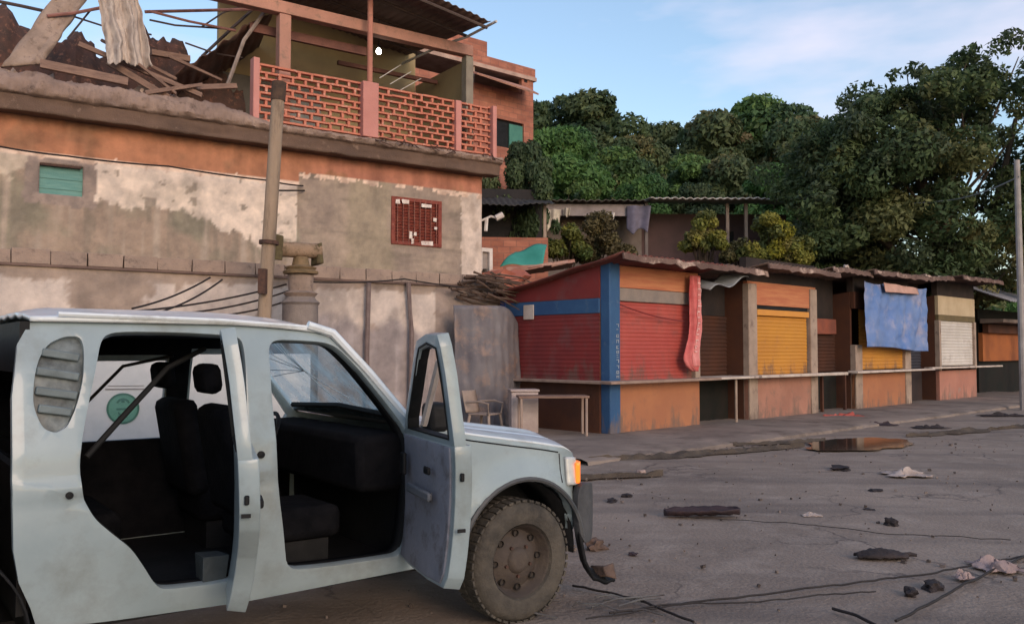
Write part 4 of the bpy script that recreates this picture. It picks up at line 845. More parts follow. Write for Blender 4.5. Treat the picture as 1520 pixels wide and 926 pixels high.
cable([atY(1190, 307, 35), atY(1412, 297, 30), atY(1513, 262, 24.4)], .022, 'thin grey wire from the shack roof to the slim concrete post', M('grey_wire', (.28, .30, .30), None, 3, .6, 0), sag=.1)

# ------------------------------------------------------------------ trees
def leafmat(name, tones):
    m = bpy.data.materials.new(name); m.use_nodes = True; t = m.node_tree; n = t.nodes; l = t.links; b = n['Principled BSDF']
    at = n.new('ShaderNodeVertexColor'); at.layer_name = 'Col'; l.new(at.outputs['Color'], b.inputs['Base Color'])
    b.inputs['Roughness'].default_value = .6; b.inputs['Specular IOR Level'].default_value = .25
    tr = n.new('ShaderNodeBsdfTranslucent'); l.new(at.outputs['Color'], tr.inputs['Color'])
    mx = n.new('ShaderNodeMixShader'); mx.inputs[0].default_value = .32
    l.new(b.outputs[0], mx.inputs[1]); l.new(tr.outputs[0], mx.inputs[2]); l.new(mx.outputs[0], n['Material Output'].inputs['Surface'])
    return m
leafm = leafmat('leaves', None)
bark = M('bark', (.10, .075, .055), (.055, .042, .032), 4, .95, .6, stretch=(3, 3, .6))
def crown(name, clumps, nleaf, size, tones, rng, parent=None, flat=.75):
    """clumps: (centre, radius, tone index); leaves are small folded quads spread through every clump's volume"""
    C = np.array([c[0] for c in clumps], float); Rr = np.array([c[1] for c in clumps], float); T = np.array([c[2] for c in clumps])
    p = Rr**2/np.sum(Rr**2); idx = rng.choice(len(clumps), nleaf, p=p)
    d = rng.normal(size=(nleaf, 3)); d /= np.linalg.norm(d, axis=1)[:, None]
    rad = Rr[idx]*(.55+.5*rng.random(nleaf)**.6); P = C[idx]+d*rad[:, None]*np.array([1, 1, flat])
    nrm = d+rng.normal(scale=.65, size=(nleaf, 3))+np.array([0, 0, .35]); nrm /= np.linalg.norm(nrm, axis=1)[:, None]
    a = np.cross(nrm, rng.normal(size=(nleaf, 3))); a /= np.linalg.norm(a, axis=1)[:, None]; b = np.cross(nrm, a)
    s = size*(.55+.9*rng.random(nleaf))[:, None]
    V = np.stack([P-a*s, P+b*s*.45, P+a*s, P-b*s*.45], 1).reshape(-1, 3)
    tn = np.array(tones)[T[idx]]*(.85+.75*rng.random(nleaf))[:, None]
    me = bpy.data.meshes.new(name); k = nleaf
    me.vertices.add(4*k); me.vertices.foreach_set('co', V.ravel()); me.loops.add(4*k); me.loops.foreach_set('vertex_index', np.arange(4*k, dtype=np.int32))
    me.polygons.add(k); me.polygons.foreach_set('loop_start', np.arange(0, 4*k, 4, dtype=np.int32)); me.polygons.foreach_set('loop_total', np.full(k, 4, dtype=np.int32)); me.update()
    ca = me.color_attributes.new('Col', 'FLOAT_COLOR', 'POINT'); cc = np.concatenate([np.repeat(tn, 4, 0), np.ones((4*k, 1))], 1); ca.data.foreach_set('color', cc.ravel())
    me.materials.append(leafm); o = bpy.data.objects.new(name, me); COL.objects.link(o); o.parent = parent; return o
def tree_mesh(root, h, wr, seed, nleaf, size, tones, trunk_h=.3, nclump=60, clump=.16, lean=0, gap=0):
    rng = np.random.default_rng(seed); rnd = random.Random(seed)
    tk = MB(); top = Vector((lean*h, 0, h*.72)); tr = max(.08, h*.022)
    tk.tube([(0, 0, -.5), (.02*h*rnd.uniform(-1, 1), .02*h, h*trunk_h), tuple(top)], tr, 10, r2=tr*.35)
    cl = []
    for i in range(nclump):
        z = trunk_h+(1-trunk_h)*rnd.random(); zz = (z-trunk_h)/(1-trunk_h)
        rr = wr*math.sqrt(max(.02, 1-(2*zz-.85)**2*.9))*(.75 if zz > .85 else 1); t = rnd.uniform(0, 2*math.pi); q = rnd.random()**.45*(.78+.75*noise.noise(Vector((math.cos(t)*1.4, math.sin(t)*1.4, z*3+seed))))
        r_ = clump*h*rnd.choice((.35, .5, .7, .95, 1.3))
        c = (lean*h*z+rr*q*math.cos(t)*(1+.25*math.sin(3*t+seed)), rr*q*math.sin(t), min(z*h*(1+.18*noise.noise(Vector((math.cos(t)*2, math.sin(t)*2, seed)))), h-r_*.7))
        cl.append((c, r_, rnd.randrange(len(tones))))
        if i % 3 == 0:
            s = Vector((0, 0, h*trunk_h)).lerp(top, rnd.random()*.8); m_ = s.lerp(Vector(c), .5)+Vector((0, 0, -.03*h))
            tk.tube([s, m_, c], tr*.4, 6, r2=tr*.1)
    tk.build('trunk', bark, root, smooth=True)
    crown('crown', cl, nleaf, size, tones, rng, root)
GR = [(.055, .10, .036), (.08, .14, .04), (.105, .155, .05), (.05, .088, .044), (.13, .145, .06)]
DK = [(.045, .072, .036), (.062, .094, .042), (.082, .108, .048)]
BRN = [(.12, .115, .05), (.09, .115, .045), (.14, .115, .06), (.075, .10, .045), (.06, .09, .04)]
BRI = [(.07, .14, .04), (.09, .17, .05), (.05, .11, .035)]
protos = []
def make_proto(nm, tones, seed, wr=3.4, nc=75, cl=.115, size=.15, nleaf=30000, th=.22):
    r = empty(nm); tree_mesh(r, 8.0, wr, seed, nleaf, size, tones, th, nc, cl); return r
specs = [('broadleaf_tree', GR, 11), ('broadleaf_tree', DK, 12), ('broadleaf_tree', BRN, 13), ('broadleaf_tree', BRI, 14)]
used = {}
def place_tree(kind, px, toppy, Y, sc, label, width=1.0, rz=0):
    nm, tones, seed = specs[kind]
    if kind not in used: r = used[kind] = make_proto(nm, tones, seed)
    else: r = copy_tree(used[kind])
    p = atY(px, toppy, Y); g = hill_h(p.x, Y)-.3; s = max(.3, (p.z-g)/8.0)
    r.location = (p.x, Y, g); r.scale = (s*width, s*width, s); r.rotation_euler = (0, 0, rz); tag(r, label, 'tree', 'trees on the hillside')
TL = [(1, 880, 146, 62, 'dark flat-topped tree on the skyline, above the bright green tree', .95),
      (3, 832, 190, 46, 'bright green rounded tree right of the brick building', .8),
      (1, 770, 212, 31, 'dark drooping tree just right of the lattice terrace', .5),
      (0, 905, 222, 50, 'middle green tree below the flat-topped skyline tree', .85),
      (1, 808, 152, 75, 'small dark tree on the skyline beside the brick building', .55),
      (1, 985, 188, 72, 'bluish dark tree in the dip of the skyline', .75),
      (2, 1060, 172, 66, 'brownish tree on the skyline right of the dip', .85),
      (0, 1128, 150, 68, 'tallest rounded green tree of the right-hand hilltop', .85),
      (2, 1195, 178, 64, 'brownish tree on the skyline touching the big tree', .75),
      (0, 1020, 232, 52, 'green tree in the middle of the slope above the tin roof', .85),
      (3, 960, 262, 42, 'light green banana-like tree above the shack roof edge', .62),
      (2, 1080, 235, 50, 'olive brown tree above the right part of the shack', .8),
      (3, 1150, 245, 44, 'yellow-green tree above the shack roof beside the big tree', .7),
      (1, 1215, 235, 46, 'dark tree low behind the left edge of the big tree', .85),
      (0, 865, 268, 43, 'low green tree right above the shack laundry', .7),
      (1, 1030, 275, 42, 'low dark bush tree just above the pale roof edge', .6),
      (0, 725, 245, 52, 'green tree peeping out behind the house corner', .5),
      (2, 940, 205, 58, 'brown-green tree left of the skyline dip', .75)]
for i, (k, px, py, Y, lab, wd) in enumerate(TL): place_tree(k, px, py, Y, 1, lab, wd*1.14, i*1.3)
# undergrowth that reads as one mass
rng = np.random.default_rng(5); ug = []
for i in range(520):
    X = rng.uniform(-4, 42); Y = rng.uniform(38, 95); h = hill_h(X, Y)
    if h > 2.5: ug.append(((X, Y, h+rng.uniform(-.2, 3.4)), rng.uniform(.7, 2.2), int(rng.integers(0, 7))))
tag(crown('undergrowth', ug, 110000, .22, GR+BRI[:2], rng), 'dark green scrub covering the hillside between the trees', 'undergrowth', kind='stuff')
# big tree on the right
bt = empty('big_tree', (13.7, 33.0, 0), 0, 'huge spreading tree with sky showing through its leaves at the right', 'tree')
rnd = random.Random(21); rng = np.random.default_rng(21); cl = []; tk = MB()
tk.tube([(3.0, 0, -.3), (2.9, 0, 3), (2.4, .2, 6.5), (1.5, .3, 9.5)], .42, 12, r2=.14)
tk.tube([(2.9, 0, 3), (4.4, -.2, 6.5), (5.6, .2, 10.5)], .26, 10, r2=.08)
tk.tube([(2.8, 0, 3.2), (.4, -.3, 5.6), (-1.6, .2, 7.4)], .22, 10, r2=.07)
def bt_at(px, py): p = atY(px, py, 33); return p.x-13.7, p.z
env = [(1190, 330, 1.5), (1200, 250, 1.3), (1225, 200, 1.2), (1262, 172, 1.1), (1250, 240, 1.7), (1290, 135, 1.0), (1320, 118, .95), (1345, 100, .7), (1330, 175, 1.5), (1370, 128, 1.0), (1395, 150, 1.5), (1415, 92, .8), (1442, 72, .7), (1470, 95, .75), (1425, 130, 1.1), (1480, 140, 1.0), (1512, 85, .6),
       (1300, 250, 1.9), (1240, 310, 1.8), (1320, 330, 2.0), (1390, 240, 1.5), (1270, 390, 1.7), (1350, 400, 1.8), (1430, 400, 1.5), (1410, 330, 1.5), (1500, 395, 1.3), (1470, 330, 1.2), (1520, 320, 1.1), (1550, 250, 1.5), (1545, 150, 1.4), (1580, 330, 1.6), (1460, 262, .9), (1205, 395, 1.3), (1600, 200, 2.0), (1505, 200, .7), (1455, 190, .9), (1360, 290, 1.5)]
for (px, py, r_) in env:
    x, z = bt_at(px, py); nn = 5 if r_ > 1 else 3
    tk.tube([(2.6+.2*rnd.random(), 0, min(8.5, z*.6)), ((x+2.6)/2, rnd.uniform(-1, 1), z*.8), (x, 0, z)], .08, 6, r2=.02)
    for k in range(nn*3):
        cl.append(((x+rnd.gauss(0, r_*.5), rnd.uniform(-3.2, 3.4), z+rnd.gauss(0, r_*.4)), r_*rnd.uniform(.28, .58), rnd.choice([0, 0, 1, 1, 2, 3, 3]) if px < 1380 or py < 170 else rnd.choice([0, 1, 2, 3, 4, 4])))
for i in range(60):      # stray sprays that roughen the outline
    px, py, r_ = rnd.choice(env[:17]); x, z = bt_at(px, py); t = rnd.uniform(0, 3.14)
    cl.append(((x+r_*.95*math.cos(t), rnd.uniform(-1, 1), z+r_*.9*math.sin(t)), .25+.2*rnd.random(), 0))
cl = [((c[0], c[1], c[2]-.35-.09*max(0, c[2]-8)), r_, t) for c, r_, t in cl]
tk.build('trunk', bark, bt, smooth=True)
crown('crown', cl, 110000, .11, [(.050, .078, .032), (.074, .102, .040), (.11, .118, .046), (.052, .072, .036), (.155, .14, .06)], rng, bt)
# bushes in front of the shack
def bush(px, py, Y, wpx, hpx, tones, seed, label, n=2600, size=.09):
    p = atY(px, py, Y); k = Y/FPX; rnd = random.Random(seed); rng = np.random.default_rng(seed); cl = []
    r = empty('bush', (p.x, Y, p.z), 0, label, 'bush', 'bushes in front of the hillside shack'); st = MB()
    for i in range(60):
        t = rnd.uniform(-1, 1); hh = rnd.random()*(1-.6*t*t)*(.8+.35*math.sin(t*5+seed)); c = (t*wpx*k/2, rnd.uniform(-.6, .6), hh*hpx*k)
        cl.append((c, rnd.uniform(.12, .42)*min(1, wpx*k/2), rnd.randrange(len(tones)))); st.tube([(t*.3, 0, -.5), (c[0]*.7, c[1], c[2]*.5), c], .012, 4, r2=.004)
    st.build('stem', bark, r); crown('foliage', cl, int(n*2.6), size*.8, tones, rng, r)
YG = [(.20, .19, .04), (.16, .17, .04), (.11, .125, .04), (.18, .16, .05)]
bush(838, 378, 30, 62, 38, [(.16, .16, .03), (.11, .12, .03), (.07, .10, .03)], 31, 'olive-green bush at the left end of the shack')
bush(885, 382, 30.5, 90, 62, [(.085, .07, .035), (.06, .06, .03), (.11, .09, .04)], 32, 'large dry brown bush in front of the laundry', 4200)
bush(1046, 368, 30.5, 58, 48, YG, 33, 'bright yellow-green bush beside the shack window')
bush(1150, 386, 30, 100, 58, YG+[(.22, .21, .03)], 34, 'wide bright yellow-green bush at the right end of the shack', 4800)
bush(1105, 384, 30.5, 60, 22, [(.10, .09, .04), (.07, .07, .03)], 35, 'low brownish bush between the two yellow-green bushes', 1500)

# ------------------------------------------------------------------ pickup truck
CA = R(37); CP = Vector((-.47, 6.10, 0))+Vector((math.sin(CA), -math.cos(CA), 0))*0
truck = empty('pickup_truck', CP, CA, 'pale blue-white double cab pickup with its near-side doors hanging open', 'pickup truck')
def hw(z):                       # half width of the body at height z
    if z < .85: return .88-.06*((.85-z)/.45)**2
    if z < 1.20: return .88-.012*((z-.85)/.35)**2
    return .868-.23*(z-1.20)-.03*max(0, z-1.55)/.25
def ynear(x, z):
    y = -hw(z)
    d = math.hypot(x, z-.40)     # flare around the wheel arch
    y -= .035*math.exp(-((d-.47)/.07)**2) if z > .3 else 0
    if .62 < z < 1.0: y -= .008*math.sin((z-.62)/.38*math.pi)
    if -.9 < x and x > .30: y += .10*((x-.30)/.22)**2
    y -= .016*math.exp(-((z-1.04)/.03)**2)*(1 if x < -1.6 else 0); y += .008*math.exp(-((z-.985)/.014)**2)*(1 if x < -.35 else 0)    # crease below the windows
    return y
def yfar(x, z): return -ynear(x, z)
arch = [(.46*math.cos(t)*1.0, .40+.46*math.sin(t)) for t in [R(a) for a in range(172, 5, -8)]]
body = [(-2.62, .44), (-2.3, .42), (-1.7, .40), (-1.2, .41), (-.7, .42), (-.46, .43)]+arch+[(.47, .50), (.50, .62), (.51, .78), (.49, .90), (.45, .99), (.36, 1.025), (.15, 1.065), (-.07, 1.10), (-.37, 1.15), (-.60, 1.195), (-.735, 1.225), (-.80, 1.29), (-.95, 1.46), (-1.10, 1.62), (-1.20, 1.72), (-1.30, 1.755), (-1.7, 1.785), (-2.2, 1.80), (-2.55, 1.80), (-2.66, 1.775), (-2.71, 1.68), (-2.735, 1.45), (-2.735, 1.10), (-2.725, .80), (-2.70, .66), (-2.65, .54)]
fdoor = [(-1.49, .53), (-1.30, .515), (-1.0, .51), (-.84, .51), (-.795, .56), (-.785, .8), (-.775, 1.05), (-.80, 1.20), (-.93, 1.38), (-1.08, 1.57), (-1.17, 1.665), (-1.24, 1.695), (-1.40, 1.705), (-1.53, 1.705), (-1.565, 1.66), (-1.57, 1.40), (-1.56, 1.1), (-1.55, .9), (-1.52, .7)]
rdoor = [(-2.10, .53), (-1.9, .52), (-1.76, .52), (-1.72, .60), (-1.715, 1.0), (-1.70, 1.4), (-1.69, 1.68), (-1.72, 1.725), (-2.0, 1.74), (-2.30, 1.74), (-2.365, 1.71), (-2.40, 1.55), (-2.455, 1.30), (-2.475, 1.15), (-2.46, 1.0), (-2.41, .90), (-2.33, .82), (-2.25, .745), (-2.19, .65), (-2.14, .565)]
def chaikin(p, it=2):
    for _ in range(it):
        q = []
        for i in range(len(p)):
            a, b = p[i], p[(i+1) % len(p)]; q += [(a[0]*.8+b[0]*.2, a[1]*.8+b[1]*.2), (a[0]*.2+b[0]*.8, a[1]*.2+b[1]*.8)]
        p = q
    return p
vent = [(-2.59, 1.68), (-2.52, 1.715), (-2.455, 1.715), (-2.44, 1.66), (-2.45, 1.52), (-2.48, 1.40), (-2.52, 1.31), (-2.565, 1.285), (-2.62, 1.31), (-2.655, 1.41), (-2.65, 1.52), (-2.63, 1.61)]
fdoor = chaikin(fdoor); rdoor = chaikin(rdoor); vent = chaikin(vent, 3)
sideo = panel('side_panel', body, [fdoor, rdoor, vent], ynear, .05, paint, truck, cut=.05)
# inner rims of the door openings
for lp in (fdoor, rdoor):
    m = MB(); n = len(lp)
    for (x, z) in lp: m.v += [(x, ynear(x, z)+.045, z), (x, ynear(x, z)+.15, z)]
    for i in range(n): j = (i+1) % n; m.f.append((2*i, 2*j, 2*j+1, 2*i+1))
    m.build('door_frame', darkplastic, sideo, smooth=True, solid=.012)
vm = panel('vent_panel', [(x, z) for x, z in vent], [], lambda x, z: ynear(x, z)+.03, .01, M('vent_dark', (.045, .055, .06), (.16, .19, .20), 11, .4, .1), sideo)
vb = MB()
for (z, x0, x1) in ((1.385, -2.635, -2.50), (1.46, -2.645, -2.475), (1.545, -2.64, -2.465), (1.63, -2.615, -2.46)):
    vb.box(x0, x1, ynear(-2.55, z)-.004, ynear(-2.55, z)+.03, z-.018, z+.018, rot=Matrix.Rotation(R(10), 3, 'Y'))
vb.build('louvre', M('louvre_grey', (.16, .20, .215), (.10, .125, .135), 7, .5, .1), sideo, bev=.006)
# far side with glazed windows
ffw = [(-1.50, 1.12), (-.85, 1.12), (-.80, 1.20), (-.95, 1.40), (-1.13, 1.60), (-1.25, 1.64), (-1.50, 1.64)]
frw = [(-2.30, 1.08), (-1.66, 1.08), (-1.66, 1.60), (-2.2, 1.60), (-2.28, 1.50), (-2.34, 1.25)]
faro = panel('far_side_panel', body, [ffw, frw], yfar, .05, paint, truck, cut=.08, side=1)
for wn_ in (ffw, frw): panel('window_pane', wn_, [], lambda x, z: yfar(x, z)-.03, 0, glassm, faro, side=1)
panel('inner_trim', [(-2.60, .47), (-.80, .47), (-.76, 1.05), (-.84, 1.115), (-1.52, 1.115), (-1.64, 1.075), (-2.32, 1.075), (-2.60, 1.15)], [], lambda x, z: yfar(x, z)-.075, .02, upholstery, faro, side=-1)
panel('inner_trim', [(-2.62, 1.16), (-2.36, 1.08), (-2.37, 1.25), (-2.31, 1.52), (-2.2, 1.62), (-1.65, 1.62), (-1.65, 1.08), (-1.52, 1.12), (-1.52, 1.66), (-1.2, 1.66), (-1.28, 1.74), (-2.6, 1.74)], [], lambda x, z: yfar(x, z)-.075, .02, upholstery, faro, side=-1)
# roof
def rooff(u, v):
    x = -2.66+1.42*u; vv = 2*v-1; ze = 1.80-.04*max(0, (u-.55)/.45)**2 ; hwid = .735
    return (x, vv*hwid, ze-.01+.062*(1-abs(vv)**2.6)*(1-.45*max(0, (u-.85)/.15))*(1-.5*max(0, (.08-u)/.08))+(.006*math.cos(vv*18) if abs(vv) < .7 else 0))
MB().grid(30, 30, rooff).build('roof', paint_skylit, truck, smooth=True, solid=.02, angle=60)
MB().grid(20, 16, lambda u, v: (-2.62+1.36*u, (2*v-1)*.68, 1.735+.03*(1-(2*v-1)**2))).build('headliner', M('headliner', (.05, .05, .055), (.035, .035, .04), 4, .95, .2), truck, solid=.02, smooth=True)
MB().tube([(-1.27, -.725, 1.77), (-1.8, -.735, 1.80), (-2.55, -.74, 1.815)], .012, 6).build('roof_gutter', paint_skylit, truck, smooth=True)
# rear wall of the cab, its colour darkened to hold the gap's shade
MB().box(-2.70, -2.66, -.80, .80, .5, 1.12).box(-2.70, -2.66, -.72, .72, 1.55, 1.78).box(-2.70, -2.66, -.78, -.55, 1.12, 1.55).box(-2.70, -2.66, .55, .78, 1.12, 1.55).build('rear_wall', darkplastic, truck); MB().box(-2.655, -2.64, -.78, .76, .5, 1.12).box(-2.655, -2.64, -.70, .70, 1.56, 1.76).build('rear_trim', upholstery, truck)
# bonnet, cowl, nose
def zedge(x):
    pts = [(-.76, 1.235), (-.37, 1.155), (-.07, 1.105), (.15, 1.07), (.36, 1.03), (.44, .995), (.50, .955)]
    for (a, za), (b, zb) in zip(pts, pts[1:]):
        if x <= b: return za+(zb-za)*(x-a)/(b-a)
    return pts[-1][1]
def hoodf(u, v):
    x = -.76+1.26*u; vv = 2*v-1; xx = x+.16*(1-vv*vv)*max(0, (u-.3)/.7)
    hwid = .862-.10*max(0, (x-.30)/.22)**2
    z = zedge(x)+.055*(1-abs(vv)**3)*(1-.5*max(0, (u-.85)/.15)); z += .018*math.exp(-((abs(vv)-.52)/.08)**2)*sstep(1, .8, u); z -= .012*math.exp(-((abs(vv)-.74)/.012)**2)
    return (xx, vv*hwid, z)
MB().grid(44, 70, hoodf).build('bonnet', paint_skylit, truck, smooth=True, angle=60, solid=.012)
def nosef(u, v):
    vv = 2*u-1; x = .49+.17*(1-vv*vv)-.03*max(0, (abs(vv)-.85)/.15)+.03*math.sin(v*3); return (x, vv*(.80), .52+.46*v)
ns = MB().grid(40, 12, nosef).build('grille', greyplastic, truck, smooth=True, solid=.03)
gb = MB()
for k in range(5): gb.tube([(.53+.16*(1-(t/.45)**2*.3), t, .72+.045*k) for t in (-.45, -.2, 0, .2, .45)], .012, 6)
gb.build('grille_bar', M('chrome', (.6, .6, .6), None, 5, .15, 0, metal=1), ns)
for sgn in (-1, 1):
    hl = MB().grid(14, 10, lambda u, v: (.34+.17*u**.7+.03*v*0, sgn*(.905-.13*u**2.2-.02*v), .80+.175*v-.02*u)).build('headlight', M('headlight_lens', (.55, .56, .55), (.42, .43, .43), 9, .12, 0, coat=1), truck, smooth=True, solid=.02)
    MB().grid(10, 8, lambda u, v: (.42+.11*u**.7, sgn*(.908-.07*u-.11*u**2), .805+.13*v)).build('indicator', M('indicator_amber', (.95, .20, .02), (.85, .15, .01), 14, .2, 0, emit=.9, coat=1), hl, smooth=True, solid=.02)
MB().grid(40, 10, lambda u, v: (.58+.16*(1-(2*u-1)**2)-.04*max(0, (abs(2*u-1)-.8)/.2)+.03*math.sin(v*math.pi), (2*u-1)*.83, .50+.27*v)).build('bumper', M('bumper_grey', (.13, .14, .16), (.19, .195, .21), 3, .55, .2), truck, smooth=True, solid=.03)
bcn = chaikin([(.43, .50), (.41, .70), (.44, .80), (.62, .79), (.66, .70), (.64, .50), (.58, .42), (.48, .42)], 2)
panel('bumper_corner', bcn, [], lambda x, z: -.925+.09*max(0, (x-.42)/.2)**2, .05, M('bumper_corner_grey', (.045, .047, .052), (.085, .085, .09), 4, .6, .2), truck, off=-1)
# torn liner hanging from the bumper to the ground
hb_ = MB(); pt = [(.47, -.86, .78), (.46, -.90, .62), (.47, -.92, .45), (.50, -.93, .30), (.56, -.92, .21), (.70, -.90, .16), (.80, -.86, .15)]
def lin(u, v):
    k = u*(len(pt)-1); i = min(len(pt)-2, int(k)); p = Vector(pt[i]).lerp(Vector(pt[i+1]), k-i); return (p.x+.05*(v-.5)*(1 if u < .6 else .2), p.y+.10*v, p.z+.06*(v-.5)*(0 if u < .6 else 1)+.015*nz(u*6, v*4, 1))
MB().grid(30, 8, lin).build('torn_liner', darkplastic, truck, smooth=True, solid=.02)
MB().box(.62, .74, -.92, -.80, .17, .24, jit=.03).build('torn_bracket', M('brown_scrap', (.14, .09, .07), (.08, .055, .045), 8, .9, .4), truck, bev=.01)
# wheel arch liner
m = MB(); ar = [(.45*math.cos(R(a)), .40+.45*math.sin(R(a))) for a in range(186, -10, -8)]
for (x, z) in ar: m.v += [(x, -.84, z), (x, -.50, z)]
for i in range(len(ar)-1): m.f.append((2*i, 2*i+2, 2*i+3, 2*i+1))
m.build('arch_liner', darkplastic, truck, smooth=True, solid=.01)
m = MB(); ar = [(.468*math.cos(R(a)), .40+.468*math.sin(R(a))) for a in range(176, 2, -6)]
m.tube([(x, -.915, z) for x, z in ar], .016, 6); m.build('arch_trim', M('arch_trim_dark', (.05, .055, .06), (.09, .09, .095), 6, .6, .2), truck, smooth=True)
# windscreen and pillar
def wsf(u, v):
    x0, z0 = -.76, 1.22; x1, z1 = -1.235, 1.745; x = x0+(x1-x0)*v; z = z0+(z1-z0)*v; hwid = .80-.11*v; vv = 2*u-1
    return (x+.07*(1-vv*vv), vv*hwid, z+.01)
ws = MB().grid(16, 12, wsf).build('windscreen', crackg, truck, smooth=True)
for sgn in (-1, 1): MB().tube([(-.75, sgn*.84, 1.235), (-1.0, sgn*.80, 1.525), (-1.20, sgn*.745, 1.745), (-1.34, sgn*.735, 1.785)], .024, 8).build('windscreen_pillar', paint_skylit, truck, smooth=True)
m = MB(); rw = random.Random(8)
for i in range(9):
    a = rw.uniform(0, 6.28); p = Vector(wsf(.62, .55)); q = Vector(wsf(min(.97, max(.03, .62+.35*math.cos(a))), min(.95, max(.05, .55+.4*math.sin(a))))); mid = p.lerp(q, .5)+Vector((.0, .03, .0))
    m.tube([p, mid, q], .0025, 4)
m.build('crack', M('crack_white', (.7, .75, .78), None, 5, .4, 0), ws)
MB().tube([(-.80, -.72, 1.27), (-.80, 0, 1.30), (-.80, .72, 1.27)], .02, 6).build('wiper_cowl', darkplastic, truck)
# underbody, floor, firewall
MB().box(-2.66, -.74, -.80, .80, .40, .46).build('floor', darkplastic, truck)
MB().box(-4.5, .3, -.45, .45, .30, .395).build('chassis', darkplastic, truck)
MB().box(-.745, -.70, -.82, .82, .42, 1.17).build('firewall', darkplastic, truck)
MB().box(-.69, .42, -.48, .48, .45, .95).build('engine', darkplastic, truck)
MB().box(-1.06, -.75, -.78, .78, .86, 1.18, jit=.01).build('dashboard', upholstery, truck, bev=.04)
sw_ = MB()
for i in range(25):
    pass
ring = [(-1.16+.09*math.sin(t), .38+.18*math.cos(t), 1.08+.16*math.sin(t)) for t in [2*math.pi*i/24 for i in range(25)]]
sw_.tube(ring, .014, 6); sw_.tube([(-1.16, .20, 1.08), (-1.16, .56, 1.08)], .016, 6); sw_.tube([(-1.16, .38, 1.08), (-.95, .38, .98)], .025, 6)
sw_.build('steering_wheel', darkplastic, truck, smooth=True)
def seat(x, y, name='seat', wd=.25):
    s = MB().box(x-.25, x+.27, y-wd, y+wd, .62, .80).build(name, upholstery, truck, bev=.05)
    MB().box(x-.36, x-.22, y-wd, y+wd, .78, 1.36, rot=Matrix.Rotation(R(-10), 3, 'Y')).build('backrest', upholstery, s, bev=.05)
    MB().box(x-.46, x-.36, y-.12, y+.12, 1.42, 1.58, rot=Matrix.Rotation(R(-8), 3, 'Y')).build('headrest', upholstery, s, bev=.04)
    MB().box(x-.2, x+.2, y-wd+.04, y+wd-.04, .46, .62).build('seat_base', darkplastic, s)
seat(-1.36, -.42); seat(-1.36, .42)
rs = MB().box(-2.50, -2.10, -.10, .72, .62, .78).build('rear_seat', upholstery, truck, bev=.05)
MB().box(-2.66, -2.52, -.10, .72, .76, 1.06).build('backrest', upholstery, rs, bev=.04)
MB().box(-1.69, -1.63, -.69, -.62, .46, 1.70).build('centre_pillar', greyplastic, truck, bev=.01)
MB().tube([(-2.42, -.74, 1.16), (-2.25, -.66, 1.33), (-2.0, -.5, 1.56), (-1.75, -.3, 1.66)], .014, 6).build('seat_belt', M('belt_black', (.012, .012, .012), None, 3, .8, 0), truck, smooth=True)
MB().tube([(-2.3, .35, 1.25), (-2.05, .2, 1.56), (-1.8, .1, 1.62)], .010, 5).build('hanging_strip', MATS['belt_black'], truck, smooth=True)
fl = MB(); 
fl.box(-2.06, -1.82, -.80, -.62, .462, .50, jit=.03).box(-1.90, -1.80, -.82, -.68, .50, .66, jit=.02)
fl.build('floor_scrap', M('pale_scrap', (.06, .075, .085), (.04, .05, .055), 5, .6, .3), truck, bev=.01)
MB().tube([(x, ynear(x, zedge(x)-.035)-.0005, zedge(x)-.035) for x in [-.73+.06*i for i in range(18)]], .0045, 5).build('shut_line', darkplastic, truck)
MB().tube([(.30, ynear(.30, z)-.0005, z) for z in [.82+.03*i for i in range(7)]], .004, 5).build('shut_line', darkplastic, truck)
# striker bolts
def bolt(x, z, parent, y, s=.02):
    MB().lathe([(.001, -.012), (s, -.010), (s, .0), (s*.9, .01)], axis='y', n=14, c=(x, y, z)).build('striker', darkplastic, parent, smooth=True)
bolt(-2.515, 1.015, sideo, ynear(-2.515, 1.015)-.004, .016); bolt(-1.645, 1.13, sideo, ynear(-1.645, 1.13)-.004, .018)
